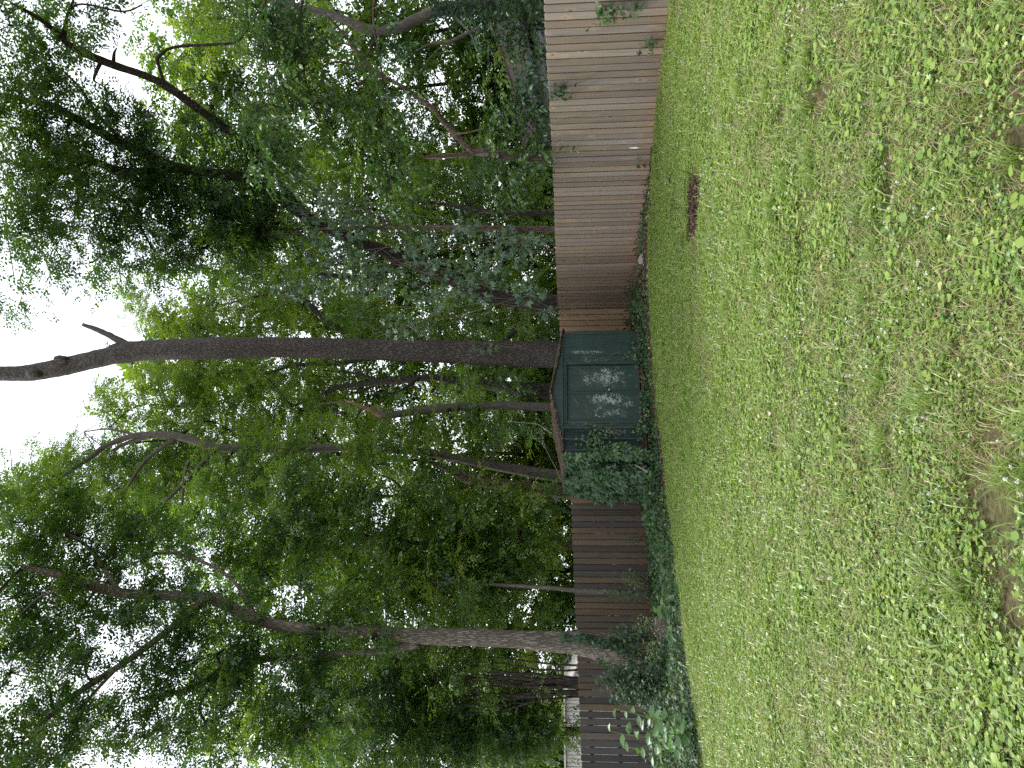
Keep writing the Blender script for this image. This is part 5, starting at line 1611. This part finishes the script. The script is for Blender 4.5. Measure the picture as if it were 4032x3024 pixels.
def lawn():
    short = [proto('grass_patch', [(g_grass(200, .17, .045, .46), G), (g_grass(14, .17, .085, .62, .0045), G), (g_straw(46, .17), ST)]) for _ in range(4)]
    short += [proto('grass_patch', [(g_grass(150, .17, .05, .70), G), (g_straw(120, .17), ST)]) for _ in range(2)]
    mix = [proto('clover_patch', [(g_clover(64, .16, .0125, .52), CL), (g_grass(80, .16, .05, .45), G), (g_grass(9, .16, .11, .6, .005), G), (g_straw(14, .16), ST)]) for _ in range(4)]
    mix += [proto('clover_patch', [(g_clover(44, .16, .016, .62), CL), (g_grass(55, .16, .05, .5), G), (g_grass(8, .16, .12, .65, .006), G), (g_straw(12, .16), ST)]) for _ in range(2)]
    rnd = [proto('pennywort_patch', [(g_round(34, .15, .030, .62), CL), (g_clover(30, .15, .012, .5), CL), (g_grass(30, .15, .05, .45), G)]) for _ in range(3)]
    P = lawn_pts(15500)
    x, y = P[:, 0], P[:, 1]; n = len(x)
    a = vnoise(x, y, 1.1, 1) * .6 + vnoise(x, y, .45, 2) * .4
    bare = vnoise(x, y, .55, 3) * .55 + vnoise(x, y, .22, 4) * .45
    keep = (bare + np.clip((y - 6) / 10, 0, .22) > .30) | (rng.uniform(size=n) < .12)
    near = np.clip((9 - y) / 5, 0, 1)
    pc = .30 + .45 * near * (a > .42) + .10
    u = rng.uniform(size=n)
    isround = (u < .22 * near) & (x > -.5) & (a > .40)
    isclov = ~isround & (rng.uniform(size=n) < pc)
    idx = np.where(isround, rng.integers(12, 15, n), np.where(isclov, rng.integers(6, 12, n), rng.integers(0, 6, n)))
    scl = rng.uniform(.75, 1.2, n) * np.where(y > 9, .95, 1)
    P3 = np.stack([x, y, gz(x, y) - .004], -1)[keep]
    scatter('grass', short + mix + rnd, P3, rng.uniform(0, 6.28, len(P3)), scl[keep], idx[keep], 'patchy green lawn of short grass, clover and weeds', 'grass')
    # coarse tufts
    tufts = [proto('coarse_tuft', [(g_crab(13, .045, .17, .50, .014), G), (g_crab(9, .04, .11, .66, .011), G)]) for _ in range(3)] + [proto('fine_tuft', [(g_grass(75, .07, .16, .52, .0045), G)]) for _ in range(2)]
    P = lawn_pts(1150, 1.2, 11); x, y = P[:, 0], P[:, 1]
    k = (vnoise(x, y, .9, 9) * .6 + vnoise(x, y, .4, 19) * .4 > .47) & (rng.uniform(size=len(x)) < np.clip((10 - y) / 5.5, .10, 1))
    P3 = np.stack([x, y, gz(x, y)], -1)[k]; n = len(P3)
    scatter('coarse_grass', tufts, P3, rng.uniform(0, 6.28, n), rng.uniform(.45, 1.0, n), np.where(rng.uniform(size=n) < .88, rng.integers(0, 3, n), rng.integers(3, 5, n)), 'coarse broad-bladed grass tufts standing above the lawn', 'grass')
    # clover heads
    fl = []
    for _ in range(3):
        f, s = g_flower(3, .08); fl.append(proto('clover_heads', [(f, M['petal']), (s, G)]))
    P = lawn_pts(1000, 1.2, 10); x, y = P[:, 0], P[:, 1]
    k = (vnoise(x, y, .8, 12) * .6 + vnoise(x, y, .35, 13) * .4 > .52)
    P3 = np.stack([x, y, gz(x, y)], -1)[k]; n = len(P3)
    scatter('clover_flowers', fl, P3, rng.uniform(0, 6.28, n), rng.uniform(.75, 1.15, n), rng.integers(0, 3, n), 'small white clover heads dotted over the lawn', 'flowers')


lawn()


def lawn_bits():
    # straw line running on from the rut, curled dead leaves
    lv = Leaves('diamond'); g = rng
    A = spline(np.array([gp(2742, 700), gp(2738, 900), gp(2750, 980), gp(2742, 1060), gp(2730, 1180), gp(2738, 1260)]), 80)
    n = 700
    i = g.integers(0, 80, n)
    P = A[i] + g.normal(size=(n, 3)) * [.04, .10, 0]; P[:, 2] = gz(P[:, 0], P[:, 1]) + g.uniform(.02, .05, n)
    lv.add(P, unit(g.normal(size=(n, 3)) * [1, 1, .3]), unit(Z + .4 * g.normal(size=(n, 3))), g.uniform(.03, .09, n), g.uniform(.006, .018, n), .45 + .35 * g.random(n))
    o = obj('dry_straw', lv.mesh('dry_straw', M['litter']))
    tag(o, 'line of dry straw and scraps trailing from the dug rut', 'straw', kind='stuff')
    for lab, px, py, s, t in (('pale curled dead leaf on the lawn below the shed', 3050, 1632, .07, .98), ('second pale leaf scrap beside the curled one', 3010, 1630, .05, .95), ('reddish fallen leaf on the lawn before the shed corner', 2712, 1303, .08, .75), ('orange fallen leaf by the near end of the rut', 2711, 645, .06, .8), ('white leaf scrap on the lawn near the tufts', 2727, 1498, .05, 1.0), ('brown curled leaf in the clover below the shed', 3056, 1235, .07, .55)):
        p = gp(px, py)
        lf = Leaves('oval'); lf.add(np.array([[0, 0, .05]]), unit(rng.normal(size=3) * [1, 1, .2]), unit(np.array([0, -.5, 1])), s, s * .6, t)
        tag(obj('fallen_leaf', lf.mesh('fallen_leaf', M['litter']), None, p), lab, 'leaf')
    for lab, a, b, r in (('dark stick lying on the lawn below the shed doors', (2618, 1342), (2632, 1365), .009), ('short dark twig on the lawn beside the long fence', (2650, 690), (2652, 722), .012), ('thin twig on the lawn edge at the far left', (2730, 2610), (2745, 2590), .007), ('curved dark twig at the far left lawn edge', (2775, 2850), (2795, 2800), .006)):
        p, q = gp(*a), gp(*b); p[2] += .04; q[2] += .05
        T = Tubes(); T.add(spline(np.array([p, (p + q) / 2 + np.array([0, .02, .015]), q]), 8), np.linspace(r, r * .6, 8), 6)
        tag(obj('stick', T.mesh('stick', M['twig'], p), None, p), lab, 'stick')
    p, q = at(2500, 1830, 14.9), at(2552, 1858, 14.5)
    T = Tubes(); T.add(spline(np.array([p, (p + q) / 2, q]), 8), np.linspace(.012, .018, 8), 6)
    tag(obj('fallen_branch', T.mesh('fallen_branch', M['dead_stem'], p), None, p), 'pale dead branch slanting out of the ivy below the shed creeper', 'branch')
    # white smear of paint on the long fence
    c = at(2497, 577, 14.0)
    t = np.dot(c[:2] - RF0, dR); f = RF0 + dR * t
    nr = np.array([-.913, -.408])
    pos = np.append(f + nr * .026, c[2])
    w = np.random.default_rng(2)
    pts = [(.06 * math.cos(a) * (1 + w.normal() * .2) , 0, .05 * math.sin(a) * (1 + w.normal() * .25)) for a in np.linspace(0, 6.28, 14, endpoint=False)]
    pts = [(x * .35, 0, z * 1.6) for x, _, z in pts]
    m = MB().prism(pts, (0, .003, 0)).build('paint_splash', M['paint'])
    m.location = pos; m.rotation_euler[2] = math.atan2(dR[1], dR[0]) + math.pi
    tag(m, 'white paint splash low on the long weathered fence', 'paint mark')


lawn_bits()
tri = sum(len(o.data.polygons) for o in scene.objects if o.type == 'MESH')
print('LEAVES', STATS, 'POLYS', tri, 'OBJECTS', len(scene.objects))
